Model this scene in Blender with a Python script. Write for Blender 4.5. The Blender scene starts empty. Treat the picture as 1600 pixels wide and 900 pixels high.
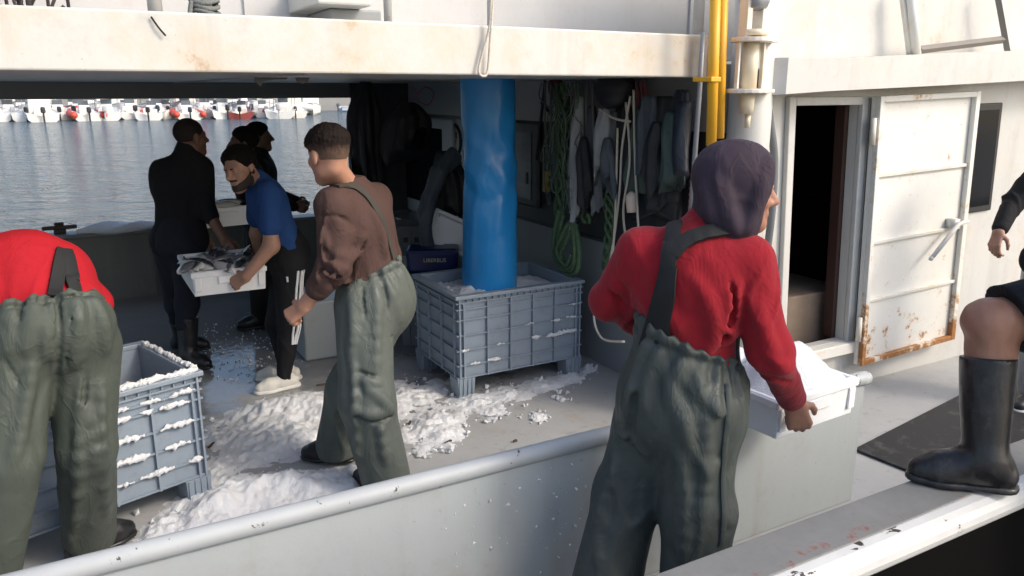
import bpy, bmesh, math, random
import numpy as np
from mathutils import Vector, Matrix
R = math.radians
random.seed(7); RNG = np.random.RandomState(7)
sc = bpy.context.scene
COL = sc.collection

# ------------------------------------------------------------------ camera
FPX, CAM_H, YAW = 1220.0, 1.92, R(61.06)
PITCH = math.atan((450-141)/FPX)
cam_d = bpy.data.cameras.new('camera'); cam = bpy.data.objects.new('camera', cam_d); COL.objects.link(cam)
cam_d.sensor_width = 36; cam_d.lens = 36*FPX/1600; cam_d.clip_start = .05; cam_d.clip_end = 3000
cam.location = (0, 0, CAM_H)
cam.rotation_euler = (R(90)-PITCH, 0, YAW-R(90))
sc.camera = cam

# ------------------------------------------------------------------ sky, sun, exposure
SUN_DIR = Vector((-.80, 1.0, -.98)).normalized()        # direction the light travels
w = bpy.data.worlds.new('World'); sc.world = w; w.use_nodes = True
nt = w.node_tree; nt.nodes.clear()
out = nt.nodes.new('ShaderNodeOutputWorld'); bg = nt.nodes.new('ShaderNodeBackground'); sky = nt.nodes.new('ShaderNodeTexSky')
sky.sky_type = 'NISHITA'; sky.sun_disc = False
to_sun = -SUN_DIR
sky.sun_elevation = math.asin(to_sun.z)
sky.sun_rotation = math.atan2(to_sun.x, to_sun.y)
sky.air_density = 1.0; sky.dust_density = 3.5; sky.ozone_density = 1.0
bg.inputs['Strength'].default_value = 0.15
nt.links.new(sky.outputs[0], bg.inputs['Color']); nt.links.new(bg.outputs[0], out.inputs['Surface'])
sl = bpy.data.lights.new('sun', 'SUN'); sun = bpy.data.objects.new('sun', sl); COL.objects.link(sun)
sl.energy = 0.68; sl.angle = R(10); sl.color = (1.0, .95, .86)
sun.rotation_euler = SUN_DIR.to_track_quat('-Z', 'Y').to_euler()
sun.location = (6, -8, 12)
sc.view_settings.view_transform = 'Standard'; sc.view_settings.look = 'None'
sc.view_settings.exposure = 0.95; sc.view_settings.gamma = 1
sc.render.engine = 'CYCLES'
sc.cycles.use_denoising = True
sc.cycles.max_bounces = 7; sc.cycles.caustics_reflective = False; sc.cycles.caustics_refractive = False

# ------------------------------------------------------------------ measuring helpers (photograph pixel -> point in the place)
_fx, _fy, _rx, _ry = math.cos(YAW), math.sin(YAW), math.sin(YAW), -math.cos(YAW)
_cp, _sp = math.cos(PITCH), math.sin(PITCH)
def ray(px, py):
    u = (px-800)/FPX; v = (450-py)/FPX
    return Vector((_fx*_cp+u*_rx+v*_fx*_sp, _fy*_cp+u*_ry+v*_fy*_sp, -_sp+v*_cp))
def at(px, py, y):
    d = ray(px, py); t = y/d.y; return Vector((d.x*t, y, CAM_H+d.z*t))
def atz(px, py, z=0.0):
    d = ray(px, py); t = (z-CAM_H)/d.z; return Vector((d.x*t, d.y*t, z))
def atx(px, py, x):
    d = ray(px, py); t = x/d.x; return Vector((x, d.y*t, CAM_H+d.z*t))

# ------------------------------------------------------------------ materials
def lin(c):
    return tuple(((v/255)/12.92 if v/255 <= .04045 else (((v/255)+.055)/1.055)**2.4) for v in c)
class NT:
    def __init__(s, name):
        s.m = bpy.data.materials.new(name); s.m.use_nodes = True; s.t = s.m.node_tree
        s.b = s.t.nodes['Principled BSDF']; s.out = s.t.nodes['Material Output']
        s.tc = s.t.nodes.new('ShaderNodeTexCoord')
    def n(s, kind, **kw):
        n = s.t.nodes.new(kind)
        for k, v in kw.items(): setattr(n, k, v)
        return n
    def link(s, a, b): s.t.links.new(a, b)
    def noise(s, scale, detail=6, rough=.6, vec=None, dist=0, stretch=None):
        n = s.n('ShaderNodeTexNoise'); n.inputs['Scale'].default_value = scale; n.inputs['Detail'].default_value = detail
        n.inputs['Roughness'].default_value = rough; n.inputs['Distortion'].default_value = dist
        v = vec or s.tc.outputs['Object']
        if stretch:
            mp = s.n('ShaderNodeMapping'); mp.inputs['Scale'].default_value = stretch; s.link(v, mp.inputs['Vector']); v = mp.outputs[0]
        s.link(v, n.inputs['Vector']); return n.outputs['Fac']
    def ramp(s, fac, stops):
        r = s.n('ShaderNodeValToRGB'); e = r.color_ramp.elements
        while len(e) < len(stops): e.new(.5)
        for el, (p, c) in zip(e, stops):
            el.position = p; el.color = (c, c, c, 1) if isinstance(c, (int, float)) else (*c, 1)
        s.link(fac, r.inputs['Fac']); return r.outputs['Color']
    def mix(s, fac, a, b, mode='MIX'):
        m = s.n('ShaderNodeMix'); m.data_type = 'RGBA'; m.blend_type = mode
        for sock, v in ((m.inputs[0], fac), (m.inputs[6], a), (m.inputs[7], b)):
            if isinstance(v, (int, float)): sock.default_value = v
            elif isinstance(v, tuple): sock.default_value = (*v, 1)
            else: s.link(v, sock)
        return m.outputs[2]
    def math(s, op, a, b=0.0):
        m = s.n('ShaderNodeMath'); m.operation = op
        for sock, v in ((m.inputs[0], a), (m.inputs[1], b)):
            if isinstance(v, (int, float)): sock.default_value = v
            else: s.link(v, sock)
        return m.outputs[0]
    def bump(s, h, strength=.3, dist=.01):
        b = s.n('ShaderNodeBump'); b.inputs['Strength'].default_value = strength; b.inputs['Distance'].default_value = dist
        s.link(h, b.inputs['Height'])
        cur = s.b.inputs['Normal']
        if cur.is_linked: s.link(cur.links[0].from_socket, b.inputs['Normal'])
        s.link(b.outputs[0], cur)
    def set(s, **kw):
        for k, v in kw.items():
            sock = s.b.inputs[k.replace('_', ' ')]
            if isinstance(v, (int, float)): sock.default_value = v
            elif isinstance(v, tuple): sock.default_value = (*v, 1)
            else: s.link(v, sock)
        return s
    def xyz(s, which='Object'):
        sp = s.n('ShaderNodeSeparateXYZ'); s.link(s.tc.outputs[which], sp.inputs[0]); return sp.outputs

def simple(name, c, rough=.6, var=.18, scale=9, bump=.15, bscale=60, bdist=.004, metal=0.0, spec=.5):
    t = NT(name); f = t.noise(scale)
    a = tuple(v*(1-var) for v in c); b = tuple(min(1, v*(1+var)) for v in c)
    t.set(Base_Color=t.mix(f, a, b), Roughness=rough, Metallic=metal)
    t.b.inputs['Specular IOR Level'].default_value = spec
    if bump: t.bump(t.noise(bscale, 4), bump, bdist)
    return t.m
def cloth(name, c, rough=.85, var=.22, wrinkle=.35, weave=420, sheen=.0, spec=.25):
    t = NT(name); f = t.noise(5, 5); g = t.noise(38, 4)
    a = tuple(v*(1-var) for v in c); b = tuple(min(1, v*(1+var)) for v in c)
    t.set(Base_Color=t.mix(t.mix(.4, f, g), a, b), Roughness=rough)
    t.b.inputs['Specular IOR Level'].default_value = spec
    if sheen: t.b.inputs['Sheen Weight'].default_value = sheen
    t.bump(t.noise(6, 4, .45, dist=1.6, stretch=(1.3, 1.3, .6)), wrinkle*.8, .02)
    cr = t.math('ABSOLUTE', t.math('SUBTRACT', t.noise(7.5, 3, .5, dist=1.1, stretch=(1.2, 1.2, .55)), .5))
    t.bump(t.ramp(cr, [(0, 1), (.055, 0)]), wrinkle*.45, .006)
    t.bump(t.noise(weave, 2), .12, .0015)
    return t.m
def paint(name, c, rust=.0, grime=.25, rough=.42, streak=True, rust_bias=.62, stain=(.30, .26, .20)):
    """marine paint: chalky variation, vertical grime streaks, chips and rust bleeding"""
    t = NT(name)
    base = t.mix(t.noise(3.2, 7), tuple(v*.9 for v in c), tuple(min(1, v*1.04) for v in c))
    base = t.mix(t.math('MULTIPLY', t.ramp(t.noise(7, 8, .7), [(.52, 0), (.75, 1)]), grime*.55), base, stain)
    if streak:
        st = t.ramp(t.noise(7, 5, .6, stretch=(1, 1, .09)), [(.54, 0), (.78, 1)])
        base = t.mix(t.math('MULTIPLY', st, grime*.6), base, stain)
    sp = t.ramp(t.noise(55, 3, .6), [(.70, 0), (.74, 1)])
    base = t.mix(t.math('MULTIPLY', sp, grime), base, (.16, .13, .10))
    r = rough
    if rust:
        big = t.noise(2.6, 9, .72); rr = t.ramp(big, [(rust_bias, 0), (rust_bias+.07, 1)])
        col = t.mix(t.noise(26, 6), (.20, .075, .02), (.50, .25, .075))
        halo = t.ramp(big, [(rust_bias-.14, 0), (rust_bias+.02, .55)])
        base = t.mix(t.math('MULTIPLY', halo, rust), base, (.62, .42, .20))
        base = t.mix(t.math('MULTIPLY', rr, rust), base, col)
    t.set(Base_Color=base, Roughness=r)
    t.bump(t.noise(5, 4), .12, .02); t.bump(t.noise(90, 4), .10, .003)
    return t.m

M = {}
M['white'] = paint('white_marine_paint', (.60, .595, .565), rust=.35, rust_bias=.65, grime=.42)
M['beam'] = paint('white_beam_paint', (.62, .61, .565), rust=.6, rust_bias=.615, grime=.55)
M['white_rust'] = paint('white_rusty_paint', (.78, .76, .70), rust=.8, rust_bias=.60, grime=.30)
M['soffit'] = paint('soffit_paint', (.52, .51, .48), grime=.3, streak=False)
M['wall_grey'] = paint('grey_wall_paint', (.29, .31, .32), grime=.32)
M['upper_wall'] = paint('cream_upper_wall_paint', (.56, .555, .54), grime=.3)
M['bulwark'] = paint('bulwark_paint', (.42, .45, .45), grime=.6)
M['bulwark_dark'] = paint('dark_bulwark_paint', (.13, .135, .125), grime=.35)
M['rail'] = paint('rail_paint', (.62, .66, .68), grime=.45, streak=False)
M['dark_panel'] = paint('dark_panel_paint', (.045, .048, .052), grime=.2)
M['black_hull'] = simple('black_hull_paint', (.004, .004, .004), .8, spec=.05)
M['black'] = simple('black_rubber', (.012, .012, .013), .5)
M['glass'] = simple('dark_glass', (.008, .009, .011), .12, bump=0, spec=.15)
M['steel'] = simple('worn_steel', (.30, .31, .32), .45, metal=.3)
M['yellow'] = paint('yellow_pipe_paint', (.78, .40, .02), grime=.3, streak=False)
M['ivory'] = paint('ivory_roller_paint', (.78, .70, .52), rust=.4, grime=.3)
M['foam'] = simple('white_polystyrene', (.84, .85, .86), .62, var=.03, bump=.35, bscale=170, bdist=.003)
M['grey_plastic'] = None
M['wood'] = simple('weathered_wood', (.16, .11, .07), .8, var=.4, scale=14)
M['rope_white'] = simple('white_rope_fibre', (.62, .56, .47), .9, bump=.6, bscale=120, bdist=.01)
M['rope_green'] = simple('green_rope_fibre', (.10, .17, .085), .9, var=.6, scale=45, bump=.7, bscale=120, bdist=.012)
M['rope_grey'] = simple('grey_rope_fibre', (.16, .17, .16), .9, var=.4, bump=.6, bscale=120, bdist=.01)

# ------------------------------------------------------------------ object helpers
def link(o, parent=None):
    COL.objects.link(o)
    if parent: o.parent = parent
    return o
def tag(o, label=None, cat=None, group=None, kind=None):
    if label: o['label'] = label
    if cat: o['category'] = cat
    if group: o['group'] = group
    if kind: o['kind'] = kind
    return o
def empty(name, loc=(0, 0, 0), label=None, cat=None, group=None):
    o = bpy.data.objects.new(name, None); o.empty_display_size = .1; o.location = loc; COL.objects.link(o)
    return tag(o, label, cat, group)
def copy_tree(o, parent=None):
    c = o.copy(); COL.objects.link(c)
    if parent: c.parent = parent
    for ch in list(o.children): copy_tree(ch, c)
    return c
class MB:
    """collects shapes and links them as ONE mesh object"""
    def __init__(s): s.v = []; s.f = []
    def add(s, vs, fs):
        n = len(s.v); s.v += [tuple(v) for v in vs]; s.f += [tuple(i+n for i in f) for f in fs]; return s
    def box(s, lo, hi, m=None):
        x0, y0, z0 = lo; x1, y1, z1 = hi
        vs = [Vector(p) for p in ((x0,y0,z0),(x1,y0,z0),(x1,y1,z0),(x0,y1,z0),(x0,y0,z1),(x1,y0,z1),(x1,y1,z1),(x0,y1,z1))]
        if m is not None: vs = [m @ v for v in vs]
        return s.add(vs, [(0,3,2,1),(4,5,6,7),(0,1,5,4),(1,2,6,5),(2,3,7,6),(3,0,4,7)])
    def hexa(s, p):   # 8 points: bottom ring then top ring
        return s.add(p, [(0,3,2,1),(4,5,6,7),(0,1,5,4),(1,2,6,5),(2,3,7,6),(3,0,4,7)])
    def tube(s, pts, r, seg=10, closed=False, cap=True):
        pts = [Vector(p) for p in pts]; n = len(pts); rs = r if hasattr(r, '__len__') else [r]*n
        base = len(s.v); up = None; rings = []
        for i, p in enumerate(pts):
            a = pts[(i-1) % n] if (closed or i > 0) else p; b = pts[(i+1) % n] if (closed or i < n-1) else p
            t = (b-a).normalized() if (b-a).length > 1e-9 else Vector((0, 0, 1))
            if up is None:
                up = Vector((0, 0, 1)) if abs(t.z) < .9 else Vector((1, 0, 0))
            u = (up - t*up.dot(t))
            u = u.normalized() if u.length > 1e-6 else t.orthogonal().normalized()
            up = u; v = t.cross(u)
            rings.append([p+(u*math.cos(2*math.pi*k/seg)+v*math.sin(2*math.pi*k/seg))*rs[i] for k in range(seg)])
        for ring in rings: s.v += [tuple(q) for q in ring]
        m = n if closed else n-1
        for i in range(m):
            j = (i+1) % n
            for k in range(seg):
                l = (k+1) % seg
                s.f.append((base+i*seg+k, base+i*seg+l, base+j*seg+l, base+j*seg+k))
        if cap and not closed:
            s.f.append(tuple(base+k for k in reversed(range(seg)))); s.f.append(tuple(base+(n-1)*seg+k for k in range(seg)))
        return s
    def loft(s, rings, cap=True):
        base = len(s.v); seg = len(rings[0])
        for r_ in rings: s.v += [tuple(q) for q in r_]
        for i in range(len(rings)-1):
            for k in range(seg):
                l = (k+1) % seg
                s.f.append((base+i*seg+k, base+i*seg+l, base+(i+1)*seg+l, base+(i+1)*seg+k))
        if cap:
            s.f.append(tuple(base+k for k in reversed(range(seg)))); s.f.append(tuple(base+(len(rings)-1)*seg+k for k in range(seg)))
        return s
    def prism(s, poly, off):   # polygon of 3-D points swept by a vector
        n = len(poly); off = Vector(off); a = [Vector(p) for p in poly]; b = [p+off for p in a]
        return s.add(a+b, [tuple(reversed(range(n))), tuple(range(n, 2*n))] + [(i, (i+1) % n, n+(i+1) % n, n+i) for i in range(n)])
    def sphere(s, c, r, seg=12, rings=8, sc=(1, 1, 1)):
        c = Vector(c); R_ = []
        for i in range(1, rings):
            th = math.pi*i/rings
            R_.append([c+Vector((r*sc[0]*math.sin(th)*math.cos(2*math.pi*k/seg), r*sc[1]*math.sin(th)*math.sin(2*math.pi*k/seg), -r*sc[2]*math.cos(th))) for k in range(seg)])
        return s.loft(R_)
    def build(s, name, mat, parent=None, bevel=0, smooth=False, loc=None, sub=0, seg=2):
        me = bpy.data.meshes.new(name); off = Vector(loc) if loc is not None else Vector((0, 0, 0))
        me.from_pydata([tuple(Vector(v)-off) for v in s.v], [], s.f); me.validate()
        bm = bmesh.new(); bm.from_mesh(me); bmesh.ops.recalc_face_normals(bm, faces=bm.faces); bm.to_mesh(me); bm.free()
        me.materials.append(mat)
        o = bpy.data.objects.new(name, me); link(o, parent); o.location = off
        if smooth: me.polygons.foreach_set('use_smooth', [True]*len(me.polygons))
        if bevel:
            b = o.modifiers.new('bevel', 'BEVEL'); b.width = bevel; b.segments = seg; b.limit_method = 'ANGLE'; b.angle_limit = R(40)
        if sub:
            b = o.modifiers.new('subdivision', 'SUBSURF'); b.levels = sub; b.render_levels = sub
        if smooth and bevel:
            try: me.set_sharp_from_angle(angle=R(40))
            except Exception: pass
        return o
def local(o, parent_loc): return o
def spline(pts, n=8):
    """Catmull-Rom through points"""
    p = [Vector(q) for q in pts]; out_ = []
    for i in range(len(p)-1):
        a = p[max(i-1, 0)]; b = p[i]; c = p[i+1]; d = p[min(i+2, len(p)-1)]
        for k in range(n):
            t = k/n
            out_.append(.5*((2*b)+(c-a)*t+(2*a-5*b+4*c-d)*t*t+(3*b-a-3*c+d)*t**3))
    out_.append(p[-1]); return out_
def writing(name, text, size, origin, ux, uz, mat, parent, depth=.001):
    """flat raised lettering: ux reading direction, uz up"""
    cu = bpy.data.curves.new(name, 'FONT'); cu.body = text; cu.size = size; cu.extrude = depth; cu.align_x = 'CENTER'; cu.align_y = 'CENTER'
    tmp = bpy.data.objects.new(name, cu); COL.objects.link(tmp)
    bpy.context.view_layer.update()
    me = bpy.data.meshes.new_from_object(tmp); bpy.data.objects.remove(tmp)
    ux = Vector(ux).normalized(); uz = Vector(uz).normalized(); n = ux.cross(uz)
    mt = Matrix.Translation(Vector(origin)) @ Matrix((ux, uz, n)).transposed().to_4x4()
    me.transform(mt); me.materials.clear(); me.materials.append(mat)
    return link(bpy.data.objects.new(name, me), parent)

# ------------------------------------------------------------------ smooth noise for lumps and folds
_pw = RNG.normal(size=(10, 3)); _pw /= np.linalg.norm(_pw, axis=1)[:, None]; _ph = RNG.uniform(0, 6.28, 10)
def wob(P, wl, seed=0, stretch=None):
    """cheap smooth noise in about [-1,1], wavelength wl; ridged a little like cloth"""
    Q = P if stretch is None else P*np.array(stretch, dtype=P.dtype)
    k = 2*math.pi/wl; s = np.zeros(len(P), dtype=P.dtype)
    for i in range(5):
        a = _pw[(i+seed) % 10]; b = _pw[(i*3+1+seed) % 10]
        q = (Q @ a.astype(P.dtype))*(k*(.75+.13*i))+_ph[(i+seed) % 10]
        q = q+1.3*np.sin((Q @ b.astype(P.dtype))*(k*.55)+_ph[(i+4+seed) % 10])
        s += np.sin(q)
    return s/3.2
# ================================================================== SETTING: water, far quay, hills, near quay
def water():
    t = NT('harbour_water')
    t.set(Base_Color=(.085, .135, .17), Roughness=.12, IOR=1.333)
    t.b.inputs['Specular IOR Level'].default_value = .6
    geo = t.tc.outputs['Object']
    t.bump(t.noise(.8, 4, .55, vec=geo, dist=.4), 1.0, 1.1)
    t.bump(t.noise(3.0, 5, .6, vec=geo, dist=.5), 1.0, .45)
    me = bpy.data.meshes.new('water')
    s_ = 1500
    xs = [-s_, -60, -6, 14, 60, s_]; ys = [-s_, -40, .2, 9, 60, s_]
    vs = [(x, y, -.9) for y in ys for x in xs]; n = len(xs)
    fs = [(j*n+i, j*n+i+1, (j+1)*n+i+1, (j+1)*n+i) for j in range(len(ys)-1) for i in range(n-1)]
    me.from_pydata(vs, [], fs); me.materials.append(t.m)
    return tag(link(bpy.data.objects.new('water', me)), 'rippled grey blue harbour water beyond the boat', None, kind='structure')
water()
stone = simple('quay_concrete', (.34, .33, .31), .85, scale=2, bump=.3, bscale=20)
q = MB().box((-30, -14, -2.5), (30, .42, .30)).build('quay', stone, bevel=.03); tag(q, 'concrete quay edge beside the boat', kind='structure')
# the far side of the harbour, square to the view of the marina
def far(px, d, z):           # point seen under column px at horizontal distance d
    v = ray(px, 141); v.z = 0; v.normalize(); return Vector((v.x*d, v.y*d, z))
fa, fb = far(-500, 138, 0), far(1000, 128, 0)
mb = MB(); n_ = Vector((fb.y-fa.y, -(fb.x-fa.x), 0)).normalized()
back = -n_*40 if (n_.dot(fa) < 0) else n_*40
mb.hexa([fa+Vector((0,0,-3)), fb+Vector((0,0,-3)), fb+back+Vector((0,0,-3)), fa+back+Vector((0,0,-3)), fa+Vector((0,0,.9)), fb+Vector((0,0,.9)), fb+back+Vector((0,0,.9)), fa+back+Vector((0,0,.9))])
tag(mb.build('far_quay', stone), 'pale concrete quay across the harbour', kind='structure')
hill = NT('hill_scrub'); hill.set(Base_Color=hill.mix(hill.noise(.02, 8), (.10, .12, .07), (.26, .24, .17)), Roughness=.95)
mb = MB(); xs = 60; rows = []
for j in range(12):
    row = []
    for i in range(xs+1):
        px = -900+2600*i/xs; p = far(px, 230+90*j, 0)
        h = (j/11)*(26+10*math.sin(i*.33)+7*math.sin(i*.83+1)+3*math.sin(i*2.1))
        row.append((p.x, p.y, .6+h))
    rows.append(row)
base = []
for r_ in rows: base += r_
mb.add(base, [(j*(xs+1)+i, j*(xs+1)+i+1, (j+1)*(xs+1)+i+1, (j+1)*(xs+1)+i) for j in range(11) for i in range(xs)])
tag(mb.build('hills', hill.m, smooth=True), 'low scrubby hills behind the harbour', kind='structure')

# ================================================================== THE FISHING BOAT
boat = empty('fishing_boat', (0, 0, 0), 'white steel fishing boat with a roofed working deck and open cabin door', 'boat')
# deck: worn grey paint, wet towards the far side
t = NT('grey_deck_paint')
X, Y, Z = t.xyz()
wetm = t.ramp(t.math('ADD', t.math('MULTIPLY', t.noise(1.7, 6, .62), .9), t.math('MULTIPLY', t.math('SUBTRACT', Y, 4.35), .16)), [(.47, 0), (.60, 1)])
base = t.mix(t.noise(2.2, 9, .68), (.30, .305, .305), (.47, .47, .46))
base = t.mix(t.math('MULTIPLY', t.ramp(t.noise(11, 8, .75), [(.55, 0), (.72, 1)]), .5), base, (.16, .155, .145))
base = t.mix(t.math('MULTIPLY', t.ramp(t.noise(1.3, 8, .7), [(.60, 0), (.72, 1)]), .55), base, (.36, .24, .13))
sx = t.math('MULTIPLY', t.ramp(t.noise(48, 3), [(.69, 0), (.72, 1)]), .7)
base = t.mix(sx, base, (.05, .045, .04))
base = t.mix(t.math('MULTIPLY', wetm, .55), base, (.085, .095, .105))
t.set(Base_Color=base, Roughness=t.mix(wetm, (.62, .62, .62), (.07, .07, .07)))
t.bump(t.noise(14, 6), .25, .006); t.bump(t.noise(3.5, 4), .3, .012)
M['deck'] = t.m
MB().box((-7, 1.33, -.06), (10, 8.06, 0)).build('deck', M['deck'], boat)

# near bulwark with its rounded rail
ry = 2.20
MB().box((-7, ry-.012, .001), (3.085, ry+.012, .655)).build('bulwark', M['bulwark'], boat, bevel=.004)
pts = [(-7, ry, .675), (-.16, ry, .664), (1.57, ry, .662), (2.4, ry, .645), (3.06, ry, .622), (3.095, ry, .62)]
mb = MB().tube(pts, .033, 16); mb.sphere((3.095, ry, .62), .034, 16, 8)
t = NT('chipped_rail_paint')
b_ = t.mix(t.noise(4, 7), (.30, .32, .33), (.48, .50, .50))
b_ = t.mix(t.ramp(t.noise(23, 5, .7, dist=.6), [(.645, 0), (.67, 1)]), b_, (.06, .055, .05))
t.set(Base_Color=b_, Roughness=.5); t.bump(t.noise(23, 5, .7, dist=.6), .15, .004)
mb.build('rail', t.m, boat, smooth=True)
# outer gunwale the booted man steps on: flat grey cap, white rolled edge with chipped paint, black hull below
t = NT('worn_gunwale_paint'); X, Y, Z = t.xyz()
b_ = t.mix(t.noise(5, 9, .7), (.13, .135, .13), (.25, .25, .24))
b_ = t.mix(t.math('MULTIPLY', t.ramp(t.noise(30, 6, .7), [(.56, 0), (.66, 1)]), .8), b_, (.17, .17, .165))
edge = t.ramp(t.math('ADD', t.math('MULTIPLY', t.noise(36, 4), .03), t.math('SUBTRACT', 1.225, Y)), [(.0, 0), (.02, 1)])
b_ = t.mix(t.math('MULTIPLY', edge, t.ramp(t.noise(20, 6, .7), [(.56, 0), (.64, .8)])), b_, (.22, .06, .05))
t.set(Base_Color=b_, Roughness=.62); t.bump(t.noise(30, 6, .7), .35, .004); t.bump(t.noise(4, 4), .25, .015)
MB().box((-7, 1.19, .70), (10, 1.335, .742)).build('gunwale', t.m, boat, bevel=.004)
t = NT('chipped_white_rubbing_strake')
chip = t.ramp(t.noise(8.5, 6, .62, dist=.9, stretch=(1, 2, 2)), [(.635, 0), (.65, 1)])
b_ = t.mix(t.noise(6, 7), (.46, .47, .46), (.64, .64, .62))
b_ = t.mix(t.ramp(t.noise(34, 5, .7), [(.66, 0), (.7, .8)]), b_, (.28, .27, .25))
b_ = t.mix(chip, b_, (.03, .02, .018)); t.set(Base_Color=b_, Roughness=.45); t.bump(chip, -.4, .004); t.bump(t.noise(6, 4), .2, .012)
prof = [(1.195, .738)] + [(1.186-.055*math.sin(a), .690+.048*math.cos(a)) for a in [k*math.pi/8 for k in range(0, 9)]] + [(1.195, .64)]
MB().prism([(-7, y, z) for y, z in prof], (17, 0, 0)).build('rubbing_strake', t.m, boat, smooth=False)
MB().box((-7, 1.16, -1.6), (10, 1.20, .641)).build('hull', M['black_hull'], boat)
MB().box((-7, 1.315, -.05), (10, 1.334, .70)).build('inner_bulwark', M['bulwark'], boat)

# far bulwark and the roof edge over it
fy_ = 8.06
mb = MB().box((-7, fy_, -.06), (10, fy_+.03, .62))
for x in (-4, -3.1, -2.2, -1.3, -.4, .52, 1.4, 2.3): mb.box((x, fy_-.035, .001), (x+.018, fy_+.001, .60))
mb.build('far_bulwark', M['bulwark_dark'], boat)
MB().box((-7, fy_-.09, .62), (10, fy_+.14, .66)).build('far_rail', simple('grey_far_rail_paint', (.16, .17, .175), .5), boat, bevel=.012)
mb = MB()   # cleat on the far rail
c = at(92, 350, fy_+.02); c.z = .66
mb.box((c.x-.05, c.y-.03, .66), (c.x+.05, c.y+.03, .70)); mb.box((c.x-.14, c.y-.022, .70), (c.x+.14, c.y+.022, .735)); mb.box((c.x-.04, c.y-.02, .735), (c.x+.04, c.y+.02, .765))
mb.build('cleat', simple('rusted_cleat_iron', (.06, .05, .04), .8), boat, bevel=.012)

# roof over the working deck: white front beam, grey soffit, joists
MB().box((-7, 3.20, 1.985), (2.93, 3.30, 2.195)).build('roof_beam', M['beam'], boat, bevel=.008)
MB().box((-7, 3.302, 1.99), (3.14, 8.1, 2.12)).build('roof_deck', M['soffit'], boat)
MB().box((.86, 3.31, 1.980), (.875, 8.0, 1.9895)).build('soffit_seam', M['soffit'], boat)
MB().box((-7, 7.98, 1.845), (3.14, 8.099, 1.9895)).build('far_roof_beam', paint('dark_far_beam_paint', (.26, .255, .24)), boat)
mb = MB()
for x in (-4.5,): mb.box((x, 7.99, .66), (x+.10, 8.09, 1.845))
mb.build('roof_posts', M['dark_panel'], boat)

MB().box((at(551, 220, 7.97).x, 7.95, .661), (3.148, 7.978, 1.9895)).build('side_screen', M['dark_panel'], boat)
# deckhouse: aft wall facing the working deck (plane x = 3.15)
ax = 3.15
MB().box((ax, 3.26, .001), (ax+.05, 8.06, .90)).build('aft_wall', M['wall_grey'], boat)
MB().box((ax+.004, 3.26, .90), (ax+.05, 8.06, 1.69)).build('aft_wall_panel', M['dark_panel'], boat)
MB().box((ax-.004, 3.30, 1.69), (ax+.05, 8.06, 2.058)).build('aft_wall_band', paint('grey_white_band_paint', (.44, .44, .43), grime=.25), boat)
MB().box((ax-.02, 3.30, .895), (ax+.003, 8.06, .915)).build('aft_wall_ledge', M['dark_panel'], boat)
# white framed window in the far part of the wall, and a second one nearer
win = MB().box((ax-.05, 6.75, .66), (ax-.001, 8.05, 1.66)).build('window', paint('grey_white_window_frame', (.48, .49, .49)), boat, bevel=.05, seg=4)
MB().box((ax-.056, 7.0, .80), (ax-.0505, 7.95, 1.56)).build('pane', M['glass'], win)
win2 = MB().box((ax-.035, 5.22, 1.02), (ax-.001, 6.02, 1.68)).build('window', M['dark_panel'], boat, bevel=.03, seg=3)
t = NT('dusty_glass'); t.set(Base_Color=t.mix(t.noise(3, 5, stretch=(1, 1, 6)), (.10, .105, .11), (.22, .23, .235)), Roughness=.25)
MB().box((ax-.041, 5.32, 1.08), (ax-.0355, 5.94, 1.60)).build('pane', t.m, win2)
MB().box((ax-.047, 5.36, 1.20), (ax-.0415, 5.39, 1.29)).build('latch', M['black'], win2)

# deckhouse side wall (plane y = 3.22) with the doorway cut out; the superstructure rakes forward going down
wy = 3.22; th = .06
def rk(x, z): return x+(1.83-z)*.062
def wall_piece(name, x0, x1, z0, z1, mat, y0=wy, y1=wy+th, bevel=0, slope=(0, 0)):
    p = [(rk(x0, z0), y0, z0), (rk(x1, z0+slope[0]), y0, z0+slope[0]), (rk(x1, z0+slope[0]), y1, z0+slope[0]), (rk(x0, z0), y1, z0),
         (rk(x0, z1), y0, z1), (rk(x1, z1+slope[1]), y0, z1+slope[1]), (rk(x1, z1+slope[1]), y1, z1+slope[1]), (rk(x0, z1), y1, z1)]
    return MB().hexa(p), name, mat, bevel
def wp(*a, parent=boat, **k):
    mb, n, m, b = wall_piece(*a, **k); return mb.build(n, m, parent, bevel=b)
D0, D1, DZ0, DZ1 = 3.60, 4.165, .335, 1.835
MBw = MB()
for a in ((3.20, D0, -.0, 2.05), (D1, 9.5, .0, 2.05), (D0, D1, DZ1, 2.05), (D0, D1, 0, DZ0)):
    m_, _, _, _ = wall_piece('w', a[0], a[1], a[2]+.001, a[3], None)
    MBw.add(m_.v, m_.f)
MBw.build('cabin_wall', M['white'], boat)
# door frame
fr = MB()
for a in ((D0-.055, D0, DZ0-.05, DZ1+.05), (D1, D1+.055, DZ0-.05, DZ1+.05), (D0+.0005, D1-.0005, DZ1, DZ1+.05)):
    m_, _, _, _ = wall_piece('f', a[0], a[1], a[2], a[3], None, y0=wy-.035, y1=wy-.001); fr.add(m_.v, m_.f)
frame = fr.build('door_frame', M['white'], boat, bevel=.006)
wp('door_sill', D0-.02, D1+.13, DZ0-.075, DZ0-.002, M['white_rust'], y0=wy-.07, y1=wy+.05, bevel=.006)
fr = MB()
for a in ((D1+.0565, D1+.063, .30, 1.88), (D1+.068, D1+.074, .30, 1.86)):
    m_, _, _, _ = wall_piece('f', a[0], a[1], a[2], a[3], None, y0=wy-.03, y1=wy-.001); fr.add(m_.v, m_.f)
fr.build('hinge_post', M['white_rust'], boat, bevel=.004)
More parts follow.
